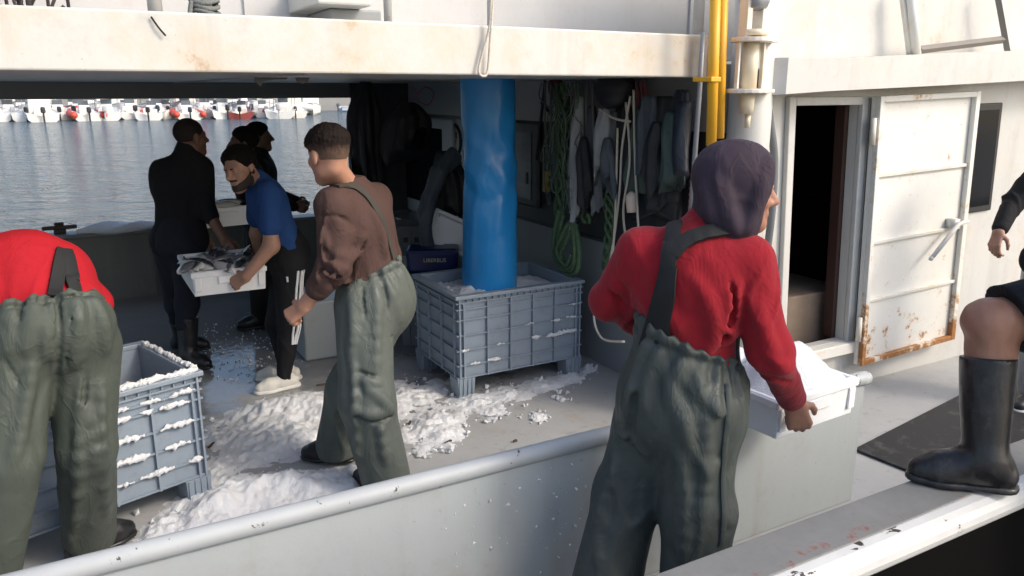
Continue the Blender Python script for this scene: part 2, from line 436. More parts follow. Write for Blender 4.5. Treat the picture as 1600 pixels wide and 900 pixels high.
# dark cabin behind the doorway
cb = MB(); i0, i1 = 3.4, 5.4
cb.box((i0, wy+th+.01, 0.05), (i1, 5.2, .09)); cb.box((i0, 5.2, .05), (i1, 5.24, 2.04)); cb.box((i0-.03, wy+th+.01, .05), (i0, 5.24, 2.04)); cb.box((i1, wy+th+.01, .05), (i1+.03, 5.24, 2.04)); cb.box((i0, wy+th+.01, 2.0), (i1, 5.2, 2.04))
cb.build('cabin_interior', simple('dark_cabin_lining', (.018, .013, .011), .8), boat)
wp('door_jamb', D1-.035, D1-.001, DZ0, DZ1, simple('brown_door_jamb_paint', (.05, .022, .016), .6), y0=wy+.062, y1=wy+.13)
MB().box((3.66, 3.40, .09), (4.5, 3.9, .62)).build('cabin_step', simple('stained_plywood', (.20, .15, .11), .8, var=.5, scale=6), boat, bevel=.008)
# the open door leaf folded back against the wall
leaf = empty('cabin_door'); leaf.parent = boat
L0, L1 = 4.205, 5.195
def leafz(x, z): return z+(x-L0)*.03
def lp(x0, x1, z0, z1, ya, yb):
    p = []
    for y in ():
        pass
    q = lambda x, z, y: (rk(x, z)+(.0), y, leafz(x, z))
    return [q(x0, z0, ya), q(x1, z0, ya), q(x1, z0, yb), q(x0, z0, yb), q(x0, z1, ya), q(x1, z1, ya), q(x1, z1, yb), q(x0, z1, yb)]
t = NT('rust_edged_door_paint'); X, Y, Z = t.xyz()
b_ = t.mix(t.noise(4, 7), (.72, .705, .65), (.82, .81, .76))
ed = t.math('MINIMUM', t.math('SUBTRACT', Z, .20), t.math('MULTIPLY', t.math('SUBTRACT', 5.46, X), .9))
low = t.ramp(Z, [(.30, 1), (.75, .0)])
rm = t.math('ADD', t.math('MULTIPLY', low, .085), t.noise(9, 8, .72))
b_ = t.mix(t.ramp(rm, [(.60, 0), (.70, .6)]), b_, (.60, .42, .22))
b_ = t.mix(t.ramp(rm, [(.66, 0), (.72, 1)]), b_, t.mix(t.noise(30, 5), (.17, .06, .02), (.46, .20, .05)))
b_ = t.mix(t.ramp(t.noise(34, 4, .65), [(.69, 0), (.72, .8)]), b_, (.30, .17, .08))
t.set(Base_Color=b_, Roughness=.45); t.bump(t.noise(5, 4), .2, .02); M['door'] = t.m
t = NT('heavily_rusted_door_edge'); X, Y, Z = t.xyz()
rm = t.math('ADD', t.math('MULTIPLY', t.ramp(Z, [(.15, 1), (.9, 0)]), .24), t.noise(7, 8, .72))
b_ = t.mix(t.noise(4, 7), (.70, .685, .63), (.80, .79, .74))
b_ = t.mix(t.ramp(rm, [(.56, 0), (.66, .7)]), b_, (.58, .36, .16))
b_ = t.mix(t.ramp(rm, [(.62, 0), (.70, 1)]), b_, t.mix(t.noise(30, 5), (.16, .055, .018), (.50, .23, .06)))
t.set(Base_Color=b_, Roughness=.6); t.bump(t.noise(40, 5), .3, .004); M['door_edge'] = t.m
ly = 3.13
MB().hexa(lp(L0, L1, .18, 1.885, ly, ly+.03)).build('door_leaf', M['door'], leaf, bevel=.004)
mb = MB()
for a in ((L0, L0+.035, .18, 1.885), (L1-.045, L1, .18, 1.885), (L0+.0355, L1-.0455, .18, .215), (L0+.0355, L1-.0455, 1.85, 1.885)): mb.hexa(lp(*a, ly-.035, ly-.001))
mb.build('door_rim', M['door_edge'], leaf, bevel=.004)
mb = MB()
for z in (.60, .98, 1.40): mb.hexa(lp(L0+.036, L1-.046, z, z+.022, ly-.02, ly-.001))
mb.build('door_stiffener', M['white_rust'], leaf, bevel=.003)
hp = at(1498, 350, ly-.07); he = at(1455, 404, ly-.09)
mb = MB().box((hp.x-.04, ly-.06, hp.z-.03), (hp.x+.03, ly-.002, hp.z+.03)); mb.tube([hp+Vector((.10, 0, .01)), hp, he], [.014, .017, .014], 10); mb.sphere(he, .016, 8, 6)
mb.build('handle', M['white'], leaf, smooth=True)
for z in (.35, 1.60): MB().tube([(rk(L0-.02, z), ly-.01, z), (rk(L0-.02, z+.16), ly-.01, z+.16)], .018, 10).build('hinge', M['white_rust'], leaf, smooth=True)
# cabin window right of the door leaf
wf = MB()
W0, W1, WZ0, WZ1 = 5.20, 5.62, 1.08, 1.83
q = lambda x, z, y: (rk(x, z)+.02, y, z+(x-5.2)*.02)
wf.hexa([q(W0, WZ0, wy-.02), q(W1, WZ0, wy-.02), q(W1, WZ0, wy-.001), q(W0, WZ0, wy-.001), q(W0, WZ1, wy-.02), q(W1, WZ1, wy-.02), q(W1, WZ1, wy-.001), q(W0, WZ1, wy-.001)])
wfo = wf.build('window', M['black'], boat, bevel=.018, seg=3)
g = MB(); i = .045
g.hexa([q(W0+i, WZ0+i, wy-.026), q(W1-i, WZ0+i, wy-.026), q(W1-i, WZ0+i, wy-.0205), q(W0+i, WZ0+i, wy-.0205), q(W0+i, WZ1-i, wy-.026), q(W1-i, WZ1-i, wy-.026), q(W1-i, WZ1-i, wy-.0205), q(W0+i, WZ1-i, wy-.0205)])
g.build('pane', M['glass'], wfo)

# corner column, fairlead rollers, brackets
MB().tube([(3.215, 3.16, .0), (3.215, 3.16, 3.2)], .115, 20).build('corner_column', M['white'], boat, smooth=True)
def plate(name, z, r, t_=.022, c=(3.06, 3.03)):
    mb = MB(); pts = [(c[0]+r*math.cos(a), c[1]+r*math.sin(a), z) for a in [k*2*math.pi/20 for k in range(20)]]
    mb.prism(pts, (0, 0, t_)); mb.box((c[0], c[1]-.03, z+.001), (3.22, 3.14, z+t_-.001)); return mb.build(name, M['white_rust'], boat, bevel=.004)
plate('roller_bracket', 2.155, .105); plate('roller_bracket', 1.905, .115)
rc = (3.06, 3.03)
MB().tube([(*rc, 1.928), (*rc, 2.154)], .040, 16).build('roller', M['ivory'], boat, smooth=True)
MB().tube([(*rc, 1.80), (*rc, 1.904)], [.034, .038], 12).tube([(rc[0]+.012, rc[1], 1.73), (rc[0]+.012, rc[1], 1.80)], .014, 10).build('roller_pin', M['ivory'], boat, smooth=True)
mb = MB()
for dx in (-.085, .085): mb.box((rc[0]+dx-.006, rc[1]-.012, 1.928), (rc[0]+dx+.006, rc[1]+.012, 2.154))
mb.box((rc[0]-.07, rc[1]-.03, 2.178), (rc[0]-.035, rc[1]+.03, 2.42)); mb.box((rc[0]+.035, rc[1]-.03, 2.178), (rc[0]+.07, rc[1]+.03, 2.42))
mb.build('roller_side', M['white_rust'], boat, bevel=.003)
MB().tube([(rc[0], rc[1]-.01, 2.185), (rc[0], rc[1]-.01, 2.215)], .07, 14).build('swivel_base', M['ivory'], boat, smooth=True)
MB().tube([(rc[0]-.05, rc[1], 2.36), (rc[0]+.05, rc[1], 2.36)], .055, 14).build('sheave', M['steel'], boat, smooth=True)
MB().box((3.13, 3.05, 1.93), (3.18, 3.12, 2.03)).build('bracket_stub', M['black'], boat, bevel=.015)
# two yellow pipes, thin grey stay
p0, p1 = at(1119, -40, 3.02), at(1111, 228, 3.02)
MB().tube([p0, p1], .0265, 14).build('yellow_pipe', M['yellow'], boat, smooth=True)
p0, p1 = at(1131, -40, 3.08), at(1124, 216, 3.08)
MB().tube([p0, p1], .0245, 14).build('yellow_pipe', M['yellow'], boat, smooth=True)
pc = at(1112, 124, 3.02); MB().box((pc.x-.035, 2.985, pc.z-.012), (pc.x+.03, 3.12, pc.z+.012)).build('pipe_clamp', M['yellow'], boat, bevel=.004)
MB().tube([at(1099, 50, 3.14), at(1094, 130, 3.14), at(1078, 345, 3.14)], .013, 10).build('stay_rod', M['steel'], boat, smooth=True)
h0, h1, h2, h3 = at(1197, 142, 3.15), at(1203, 190, 3.15), at(1210, 250, 3.15), at(1206, 330, 3.15)
MB().tube(spline([h0, h1, h2, h3, (h3.x+.02, 3.18, .9), (h3.x+.03, 3.18, .3)]), .022, 10).build('grey_hose', simple('grey_hose_rubber', (.14, .15, .16), .5), boat, smooth=True)

# bridge deck edge above the door, rising towards the bow, and the white bulwark above it
mb = MB()
eb = [(3.22, 1.893, 2.085, 3.10), (3.30, 1.900, 2.085, 3.00), (3.60, 1.915, 2.082, 2.985), (4.6, 1.948, 2.135, 2.985), (9.5, 2.13, 2.33, 2.985)]
for a, b in zip(eb[:-1], eb[1:]):
    mb.hexa([(a[0], a[3], a[1]), (b[0], b[3], b[1]), (b[0], 3.219, b[1]), (a[0], 3.219, a[1]), (a[0], a[3], a[2]), (b[0], b[3], b[2]), (b[0], 3.219, b[2]), (a[0], 3.219, a[2])])
mb.build('bridge_edge', M['white'], boat)
mb = MB(); mb.hexa([(3.34, 3.24, 2.06), (9.5, 3.24, 2.25), (9.5, 3.30, 2.25), (3.34, 3.30, 2.06), (3.34, 3.24, 3.3), (9.5, 3.24, 3.3), (9.5, 3.30, 3.3), (3.34, 3.30, 3.3)])
mb.build('bridge_wall', M['white'], boat)
a, b = at(1432, 86, 3.10), at(1408, -20, 3.16)
mb = MB().tube([a, at(1422, -20, 3.12)], .028, 10); mb.tube([a+Vector((-.02, .03, 0)), b], .018, 8); mb.build('bridge_stanchion', M['white_rust'], boat, smooth=True)
s_ = simple('grey_weathered_bar', (.22, .20, .17), .7)
mb = MB(); mb.tube([at(1574, 80, 3.10), at(1556, -20, 3.12)], .022, 4); mb.tube([at(1436, 78, 3.11), at(1566, 62, 3.11)], .024, 4); mb.build('bridge_ladder', s_, boat)
# upper deck behind the roof beam
MB().box((-7, 4.25, 2.121), (4.6, 4.32, 3.6)).build('upper_wall', M['upper_wall'], boat)
for px in (382, 612, 1078):
    p = at(px, 20, 4.24); MB().box((p.x, 4.235, 2.13), (p.x+.015, 4.249, 3.6)).build('wall_seam', M['upper_wall'], boat)
for px, r_ in ((243, .026), (320, .030), (606, .018), (765, .012), (1092, .03)):
    p = at(px, 20, 3.36); MB().tube([(p.x, 3.36, 2.122), (p.x, 3.36, 3.4)], r_, 12).build('stanchion', M['white'], boat, smooth=True)
a, b = at(478, 10, 3.9), at(560, 10, 3.9)
MB().box((a.x, 3.7, 2.30), (b.x, 4.249, 2.42)).build('locker_lid', M['white'], boat, bevel=.01)
MB().box((a.x+.1, 3.85, 2.122), (b.x+.1, 4.249, 2.299)).build('locker', M['wall_grey'], boat, bevel=.01)
# ================================================================== PEOPLE: smooth bodies polygonised from blended limbs
def cap(a, b, ra, rb=None, k=.03, n=None, f=1.0): return ('c', np.array(a, float), np.array(b, float), ra, rb if rb is not None else ra, k, None if n is None else np.array(n, float), f)
def ell(c, r, rot=None, k=.03): return ('e', np.array(c, float), np.array(r, float), np.eye(3) if rot is None else np.array(rot, float), k)
def sub(p, k=.012): return ('s', p, k)
def dist1(p, P):
    if p[0] == 'c':
        _, a, b, ra, rb, k, n, f = p
        pa = P-a.astype(P.dtype); ba = (b-a).astype(P.dtype)
        if n is not None:
            n = n.astype(P.dtype); pa = pa+np.outer(pa @ n, n)*(1/f-1); ba = ba+n*(ba @ n)*(1/f-1)
        h = np.clip((pa @ ba)/max(1e-9, float(ba @ ba)), 0, 1)
        d = pa-np.outer(h, ba); return np.sqrt((d*d).sum(1))-(ra+(rb-ra)*h)
    _, c, r, rot, k = p
    q = (P-c.astype(P.dtype)) @ rot.astype(P.dtype)
    k0 = np.sqrt(((q/r.astype(P.dtype))**2).sum(1)); k1 = np.sqrt(((q/(r*r).astype(P.dtype))**2).sum(1))+1e-9
    return k0*(k0-1)/k1
def smin(a, b, k):
    h = np.maximum(k-np.abs(a-b), 0)/k; return np.minimum(a, b)-h*h*k*.25
def field(prims, P):
    d = None
    for p in prims:
        if p[0] == 's':
            e = -dist1(p[1], P); k = p[2]; h = np.maximum(k-np.abs(d-e), 0)/k; d = np.maximum(d, e)+h*h*k*.25; continue
        e = dist1(p, P); d = e if d is None else smin(d, e, p[5] if p[0] == 'c' else p[4])
    return d
def bounds(prims, pad):
    lo = np.full(3, 1e9); hi = -lo
    for p in prims:
        if p[0] == 's': continue
        if p[0] == 'c':
            r = max(p[3], p[4]); pts = (p[1]-r, p[1]+r, p[2]-r, p[2]+r)
        else: r = max(p[2]); pts = (p[1]-r, p[1]+r)
        for q in pts: lo = np.minimum(lo, q); hi = np.maximum(hi, q)
    return lo-pad, hi+pad
CORN = [(i, j, k) for i in (0, 1) for j in (0, 1) for k in (0, 1)]
EDG = [(a, b) for a in range(8) for b in range(a+1, 8) if sum(x != y for x, y in zip(CORN[a], CORN[b])) == 1]
def polygonise(fn, lo, hi, h):
    B = 4; n = [int(math.ceil((hi[i]-lo[i])/h/B))*B for i in range(3)]; nb = [v//B for v in n]
    g = [lo[i]+(np.arange(nb[i])+.5)*B*h for i in range(3)]
    G = np.stack(np.meshgrid(*g, indexing='ij'), -1).reshape(-1, 3).astype(np.float32)
    dc = fn(G).reshape(nb); act = np.abs(dc) < B*h*1.25+.035
    V = np.repeat(np.repeat(np.repeat(np.where(dc < 0, -1., 1.), B, 0), B, 1), B, 2).astype(np.float32)
    am = np.repeat(np.repeat(np.repeat(act, B, 0), B, 1), B, 2)
    I = np.argwhere(am); P = (I*h+np.array(lo)).astype(np.float32)
    vals = np.empty(len(P), np.float32)
    for s in range(0, len(P), 400000): vals[s:s+400000] = fn(P[s:s+400000])
    V[am] = vals
    V[0] = V[-1] = 1; V[:, 0] = V[:, -1] = 1; V[:, :, 0] = V[:, :, -1] = 1
    S = V < 0; nx, ny, nz = V.shape
    cv = [V[i:nx-1+i, j:ny-1+j, k:nz-1+k] for i, j, k in CORN]; cs = [c < 0 for c in cv]
    cnt = sum(c.astype(np.int8) for c in cs); A = (cnt > 0) & (cnt < 8); ids = np.argwhere(A)
    idx = -np.ones(A.shape, np.int64); idx[A] = np.arange(len(ids))
    pos = np.zeros((len(ids), 3)); num = np.zeros(len(ids)); vv = [c[A] for c in cv]
    for a, b in EDG:
        x = (vv[a] < 0) != (vv[b] < 0); t = np.where(x, vv[a]/(vv[a]-vv[b]+1e-12), 0)
        ca, cb = np.array(CORN[a]), np.array(CORN[b])
        pos += x[:, None]*(ca+t[:, None]*(cb-ca)); num += x
    pos = (ids+pos/num[:, None])*h+np.array(lo)
    F = []
    for axis in range(3):
        o = [a for a in range(3) if a != axis]
        sl0 = [slice(None)]*3; sl1 = [slice(None)]*3; sl0[axis] = slice(0, -1); sl1[axis] = slice(1, None)
        for a in o: sl0[a] = slice(1, -1); sl1[a] = slice(1, -1)
        s0, s1 = S[tuple(sl0)], S[tuple(sl1)]; E = np.argwhere(s0 != s1); inside = s0[s0 != s1]
        base = E.copy(); base[:, o[0]] += 1; base[:, o[1]] += 1
        def cell(d0, d1):
            c = base.copy(); c[:, o[0]] += d0; c[:, o[1]] += d1; return idx[c[:, 0], c[:, 1], c[:, 2]]
        q = np.stack([cell(-1, -1), cell(0, -1), cell(0, 0), cell(-1, 0)], 1)
        flip = inside if axis != 1 else ~inside
        q = np.where(flip[:, None], q, q[:, ::-1]); F.append(q)
    return pos, np.concatenate(F)
def mesh_of(name, parts, mat, parent=None):
    """parts: list of (verts, quads) -> ONE mesh object"""
    vs = np.concatenate([p[0] for p in parts]); fs = []; n = 0
    for v, f in parts: fs.append(f+n); n += len(v)
    fs = np.concatenate(fs); me = bpy.data.meshes.new(name)
    me.vertices.add(len(vs)); me.vertices.foreach_set('co', vs.astype(np.float32).ravel())
    me.loops.add(len(fs)*4); me.loops.foreach_set('vertex_index', fs.astype(np.int32).ravel())
    me.polygons.add(len(fs)); me.polygons.foreach_set('loop_start', np.arange(len(fs), dtype=np.int32)*4)
    me.polygons.foreach_set('use_smooth', np.ones(len(fs), bool)); me.update(calc_edges=True); me.validate()
    me.materials.append(mat); return link(bpy.data.objects.new(name, me), parent)
def layer(prims, h, cuts=(), folds=None, pad=.03):
    def fn(P):
        d = field(prims, P)
        if folds is not None: d = d+folds(P)
        for pt, n, *jag in cuts:
            n = np.array(n, float); n = n/np.linalg.norm(n); e = ((P-np.array(pt, np.float32)) @ n.astype(P.dtype))
            if jag: e = e+jag[0](P)
            d = np.maximum(d, e)
        return d
    lo, hi = bounds(prims, pad); return polygonise(fn, lo, hi, h)
def v3(*a): return np.array(a, float)
def nrm(v): v = np.array(v, float); return v/np.linalg.norm(v)
def frame_of(fwd, up):
    f = nrm(fwd); u = np.array(up, float); u = nrm(u-f*(u @ f)); r = np.cross(f, u); return np.stack([r, f, u], 1)   # columns: right, forward, up
SKIN = {}
def skin(name, c):
    t = NT('skin_'+name); f = t.mix(.5, t.noise(18, 6, .7), t.noise(55, 5, .7)); g = t.noise(90, 4)
    t.set(Base_Color=t.mix(f, tuple(v*.66 for v in c), (min(1, c[0]*1.28), c[1]*1.14, c[2]*1.08)), Roughness=.52)
    t.b.inputs['Subsurface Weight'].default_value = .12; t.b.inputs['Subsurface Radius'].default_value = (.012, .005, .003); t.b.inputs['Subsurface Scale'].default_value = .5
    t.bump(g, .12, .003); return t.m
def head_prims(c, Rm, s=1.0):
    L = lambda x, y, z: np.array(c)+Rm @ (np.array((x, y, z))*s)
    P = [ell(L(0, -.018, .035), np.array((.076, .096, .088))*s, Rm), ell(L(0, .030, -.03), np.array((.061, .062, .082))*s, Rm, .03*s),
         cap(L(-.036, .0, -.07), L(0, .062, -.098), .026*s, .024*s, .03*s), cap(L(.036, .0, -.07), L(0, .062, -.098), .026*s, .024*s, .03*s), ell(L(0, .072, -.098), np.array((.022, .018, .018))*s, Rm, .02*s),
         cap(L(-.036, .074, .024), L(.036, .074, .024), .0125*s, k=.02*s), cap(L(0, .088, .016), L(0, .113, -.024), .0085*s, .0135*s, .012*s), cap(L(-.013, .097, -.03), L(.013, .097, -.03), .009*s, k=.010*s)]
    for q in (-1, 1): P += [ell(L(q*.043, .055, -.022), np.array((.022, .024, .02))*s, Rm, .02*s), ell(L(q*.079, -.008, -.004), np.array((.011, .021, .034))*s, Rm, .010*s)]
    for q in (-1, 1): P += [sub(ell(L(q*.032, .099, .006), np.array((.017, .016, .011))*s, Rm), .014*s)]
    P += [cap(L(-.019, .083, -.057), L(.019, .083, -.057), .0075*s, k=.008*s), cap(L(-.016, .085, -.067), L(.016, .085, -.067), .008*s, k=.008*s)]
    for q in (-1, 1): P += [ell(L(q*.031, .0755, .005), np.array((.0135, .0135, .0125))*s, Rm, .003*s)]
    return P, L
def hand_prims(wr, fdir, pn, thumb, curl=(1, 1, 1, 1), th=.5, s=1.0):
    """thumb = +1/-1 side along fdir x pn"""
    f = nrm(fdir); n = np.array(pn, float); n = nrm(n-f*(n @ f)); t = np.cross(f, n)*thumb; wr = np.array(wr, float); P = []
    kn = [(.090, .030), (.094, .010), (.090, -.010), (.083, -.028)]
    ln = [(.042, .026, .020), (.046, .030, .021), (.043, .028, .020), (.034, .021, .018)]
    for l_, o_ in kn: P.append(cap(wr+t*o_*.55*s, wr+f*l_*s+t*o_*s, .016*s, .0125*s, .016*s, n, .85))
    for (l_, o_), sg, c_ in zip(kn, ln, curl):
        p = wr+f*l_*s+t*o_*s; a = .0
        for i, q in enumerate(sg):
            a += c_*(.75, 1.0, .7)[i]; d = f*math.cos(a)+n*math.sin(a)
            e = p+d*q*s; P.append(cap(p, e, (.0098, .0088, .0080)[i]*s, (.0090, .0080, .0070)[i]*s, .006*s)); p = e
    p = wr+f*.018*s+t*.022*s+n*.006*s; d = nrm(f*.62+t*.72+n*.35); e = p+d*.044*s; P.append(cap(p, e, .015*s, .012*s, .012*s))
    d = nrm(f*.85+t*(.55-.8*th)+n*(.35+.6*th)); e2 = e+d*.032*s; P.append(cap(e, e2, .0112*s, .0102*s, .006*s))
    d = nrm(f*.9+t*(.35-1.0*th)+n*(.35+.6*th)); P.append(cap(e2, e2+d*.026*s, .0102*s, .0085*s, .006*s)); return P
def foldfn(J, amp=.006, wl=.11, spots=(), seed=0, extra=None, stretch=(1, 1, .5)):
    """soft swells plus narrow cloth ridges, stronger at the joints given in spots"""
    def f(P):
        a = np.full(len(P), amp, P.dtype)
        for c, r, v in spots: a = a+v*np.exp(-(((P-np.array(c, P.dtype))**2).sum(1))/(r*r))
        s1 = wob(P, wl*2.4, seed, stretch); s2 = wob(P+.03*s1[:, None], wl*1.5, seed+2, (stretch[0], stretch[1], max(.6, stretch[2])))
        ridge = np.clip(1-np.abs(s2)*2.2, 0, 1)
        d = a*(.75*s1-1.15*ridge*ridge*(3-2*ridge)*np.clip(.4+s1, 0, 1)+.25)
        if extra is not None: d = d+extra(P)
        return d
    return f
def pleats(c, axis, top, n, amp, fall):
    """gathers running down from an elastic waist"""
    ax_ = nrm(axis); u = nrm(np.cross(ax_, (.31, .9, .2))); v = np.cross(ax_, u)
    def f(P):
        q = P-np.array(c, P.dtype); z = q @ ax_.astype(P.dtype); th = np.arctan2(q @ v.astype(P.dtype), q @ u.astype(P.dtype))
        th = th+.03*np.sin(z*13)+.10*np.sin(th*3)
        w_ = np.exp(-np.abs(np.minimum(z-top, 0))/fall)
        return amp*(np.sin(th*n)+.6*np.sin(th*n*.53+1))*w_+.010*np.exp(-((z-top+.02)/.012)**2)
    return f
def arm(J, s, r=(.056, .047, .046, .034), t=0.0, flat=None):
    return [cap(J['sh'+s], J['el'+s], r[0]+t, r[1]+t, .04), cap(J['el'+s], J['wr'+s], r[2]+t, r[3]+t, .035)]
def torso(J, t=0.0, w_=1.0):
    f = nrm(J['fwd']); sh = (J['shL']+J['shR'])/2
    up = nrm(sh-J['pel']); side = nrm(J['shL']-J['shR']); f = nrm(np.cross(side, up)); 
    waist = J['pel']*.62+sh*.38; chest = J['pel']*.22+sh*.78
    P = [cap(J['pel']-side*.05, J['pel']+side*.05, .125*w_+t, k=.05, n=f, f=.82), cap(J['pel'], waist, .135*w_+t, .128*w_+t, .05, f, .78), cap(waist, chest, .128*w_+t, .150*w_+t, .05, f, .78),
         cap(chest-side*.055, chest+side*.055, .125*w_+t, k=.05, n=f, f=.82), cap(J['shL']-side*.03, J['shR']+side*.03, .062+t, k=.06), cap(sh-up*.03, J['nk']+up*.0, .085+t, .062+t*.6, .07)]
    return P
def legs(J, s, r=(.092, .066, .064, .045), t=0.0, k=.05):
    return [cap(J['hip'+s], J['kn'+s], r[0]+t, r[1]+t, k), cap(J['kn'+s], J['an'+s], r[2]+t, r[3]+t, k)]
def boot(J, s, mat, parent, r=.058, top=.62, sole=True, h=.008, name='boot', shaft=True, fl=.26):
    """rubber boot: shaft from part-way up the shin, foot, heel and sole"""
    an, kn = J['an'+s], J['kn'+s]; d = nrm(J['ft'+s]); up = nrm(kn-an); zf = an[2]-.085
    toe = v3(*(an+d*fl*.62)); toe[2] = zf+.036; heel = v3(*(an-d*.055)); heel[2] = zf+.045; ball = v3(*(an+d*fl*.40)); ball[2] = zf+.045
    P = [cap(an+up*.02, an+(kn-an)*top, r, r+.014, .03), cap(heel, ball, .046, .044, .05), cap(ball, toe, .045, .037, .03), cap(an, ball, .055, .045, .04)] if shaft else [cap(heel, ball, .040, .042, .04), cap(ball, toe, .042, .032, .03), cap(an+up*.01, heel*.5+ball*.5, .045, .042, .03)]
    side = np.cross(d, (0, 0, 1))
    cuts = [((0, 0, zf), (0, 0, -1))]
    if shaft: cuts.append((an+(kn-an)*(top-.04), up))
    b = mesh_of(name, [layer(P, h, cuts, foldfn(J, .002, .09, [(an+up*.04, .07, .005)]))], mat, parent)
    if sole:
        S_ = [cap(v3(heel[0], heel[1], zf+.008), v3(ball[0], ball[1], zf+.008), .050, .052, .03), cap(v3(ball[0], ball[1], zf+.008), v3(toe[0], toe[1], zf+.008), .052, .042, .03)]
        mesh_of('sole', [layer(S_, h, [((0, 0, zf), (0, 0, -1)), ((0, 0, zf+.022), (0, 0, 1))])], J.get('sole_mat', mat), b)
    return b
def neck_prims(J, hc, Rm):
    return [cap(J['nk'], np.array(hc)+Rm @ v3(0, -.03, -.05), .053, .050, .03)]
def ribbon(name, prims, pts, width, thick, mat, parent, off=.006, n=10, folds=None):
    """a strap lying on a blended surface"""
    pts = np.array([list(p) for p in spline(pts, n)])
    def F(P):
        d = field(prims, P.astype(np.float32)); 
        if folds is not None: d = d+folds(P.astype(np.float32))
        return d
    e = .004
    def grad(P): return np.stack([(F(P+np.eye(3)[i]*e)-F(P-np.eye(3)[i]*e)) for i in range(3)], 1)/(2*e)
    def proj(P, off):
        for _ in range(6):
            g = grad(P); g2 = (g*g).sum(1)+1e-6; P = P-np.clip((F(P)-off)/g2, -.03, .03)[:, None]*g
        return P
    c = proj(pts.copy(), off); T = np.gradient(c, axis=0); T /= np.linalg.norm(T, axis=1)[:, None]+1e-9
    N = grad(c); N /= np.linalg.norm(N, axis=1)[:, None]+1e-9; S_ = np.cross(T, N); S_ /= np.linalg.norm(S_, axis=1)[:, None]+1e-9
    for _ in range(3): N[1:-1] = (N[:-2]+N[1:-1]*2+N[2:])/4; c[1:-1] = (c[:-2]+c[1:-1]*2+c[2:])/4
    N /= np.linalg.norm(N, axis=1)[:, None]; S_ = np.cross(T, N); S_ /= np.linalg.norm(S_, axis=1)[:, None]+1e-9
    ks = np.linspace(-.5, .5, 5); rings = []; sag = [0, .0015, .002, .0015, 0]
    for i in range(len(c)):
        q = [c[i]+S_[i]*width*k+N[i]*(s_-.5*0) for k, s_ in zip(ks, sag)]
        rings.append([v+N[i]*thick for v in q]+[v-N[i]*.006 for v in q[::-1]])
    return MB().loft(rings).build(name, mat, parent, smooth=False)
def hair_cap(name, c, Rm, L, mat, parent, grow=.012, front=.045, side=-.02, back=-.06, s=1.0, h=.006, spike=.004, top=0.0):
    P = [ell(L(0, -.020, .038+top*.4), (np.array((.077, .097, .088+top*.5))+grow)*s, Rm)]
    def cut(Q):           # hairline: high at the forehead, lower behind the ears
        q = (Q-np.array(c, Q.dtype)) @ Rm.astype(Q.dtype); y = q[:, 1]/s
        line = np.interp(y, [-.12, -.07, -.015, .012, .03, .07, .11], [back, back, side-.012, side+.012, front-.03, front+.012, front+.02])
        return line*s-q[:, 2]
    z = v3(0, 0, 0)
    def fl(Q): return spike*(.8*wob(Q, .05, 2, (1, 1, .5))+.35*wob(Q, .018, 5))
    def fn(Q):
        c_ = cut(Q); return np.maximum(field(P, Q)+fl(Q)+grow*.75*np.clip(1+c_/.035, 0, 1)**2, c_)
    lo, hi = bounds(P, .02); return mesh_of(name, [polygonise(fn, lo, hi, h)], mat, parent)
def fade_hair(name, c, Rm, mat, parent, s=1.0, h=.005, long=.017, short=.0015, z0=-.03, z1=.05, back=-.058, side=-.012, front=.05, spike=.005):
    """short hair, longer on top and clipped towards ears and nape"""
    P = [ell(np.array(c)+Rm @ (v3(0, -.018, .035)*s), np.array((.076, .096, .088))*s, Rm)]
    def fn(Q):
        q = (Q-np.array(c, Q.dtype)) @ Rm.astype(Q.dtype)/s; y, z = q[:, 1], q[:, 2]
        u = np.clip((z+.25*y-z0)/(z1-z0), 0, 1); u = u*u*(3-2*u)
        t_ = short+(long-short)*u+u*.35*long*np.clip(y/.09, -.3, 1)
        line = np.interp(y, [-.12, -.07, -.02, .008, .03, .06, .11], [back, back, side-.02, side+.016, side+.03, front, front+.018])+.003*wob(Q, .02, 3)
        cut = (line-z)*s; return np.maximum(field(P, Q)-t_*s*np.clip(-cut/.02, .15, 1)**.5+u*spike*(.30*wob(Q, .05, 2)+.55*wob(Q, .014, 5, (1, 1, .6))), cut)
    lo, hi = bounds(P, .045); return mesh_of(name, [polygonise(fn, lo, hi, h)], mat, parent)
def hair_fade_mat(name, dark, light, p0_=.15, p1_=.5):
    t = NT(name); z = t.xyz('Generated')[2]
    t.set(Base_Color=t.mix(t.mix(.5, t.ramp(z, [(p0_, 0), (p1_, 1)]), t.ramp(t.math('ADD', z, t.math('MULTIPLY', t.math('SUBTRACT', t.noise(60, 3), .5), .5)), [(p0_, 0), (p1_, 1)])), light, dark), Roughness=.8); t.b.inputs['Specular IOR Level'].default_value = .15
    t.bump(t.noise(200, 4), .9, .004); t.bump(t.noise(70, 4, stretch=(1, 1, .3)), .8, .006); return t.m
def person(joints, label, loc):
    J = {k: np.array(v, float) for k, v in joints.items() if not isinstance(v, str)}
    return J
def report(nm, J):
    d = lambda a, b: round(float(np.linalg.norm(J[a]-J[b])), 2)
    try: print('POSE', nm, 'uarm', d('shL','elL'), d('shR','elR'), 'farm', d('elL','wrL'), d('elR','wrR'), 'thigh', d('hipL','knL'), d('hipR','knR'), 'shin', d('knL','anL'), d('knR','anR'), 'sh', d('shL','shR'), 'trunk', round(float(np.linalg.norm((J['shL']+J['shR'])/2-J['pel'])), 2), 'an z', round(J['anL'][2], 2), round(J['anR'][2], 2))
    except KeyError: pass
def A_(px, py, y): return np.array(at(px, py, y))
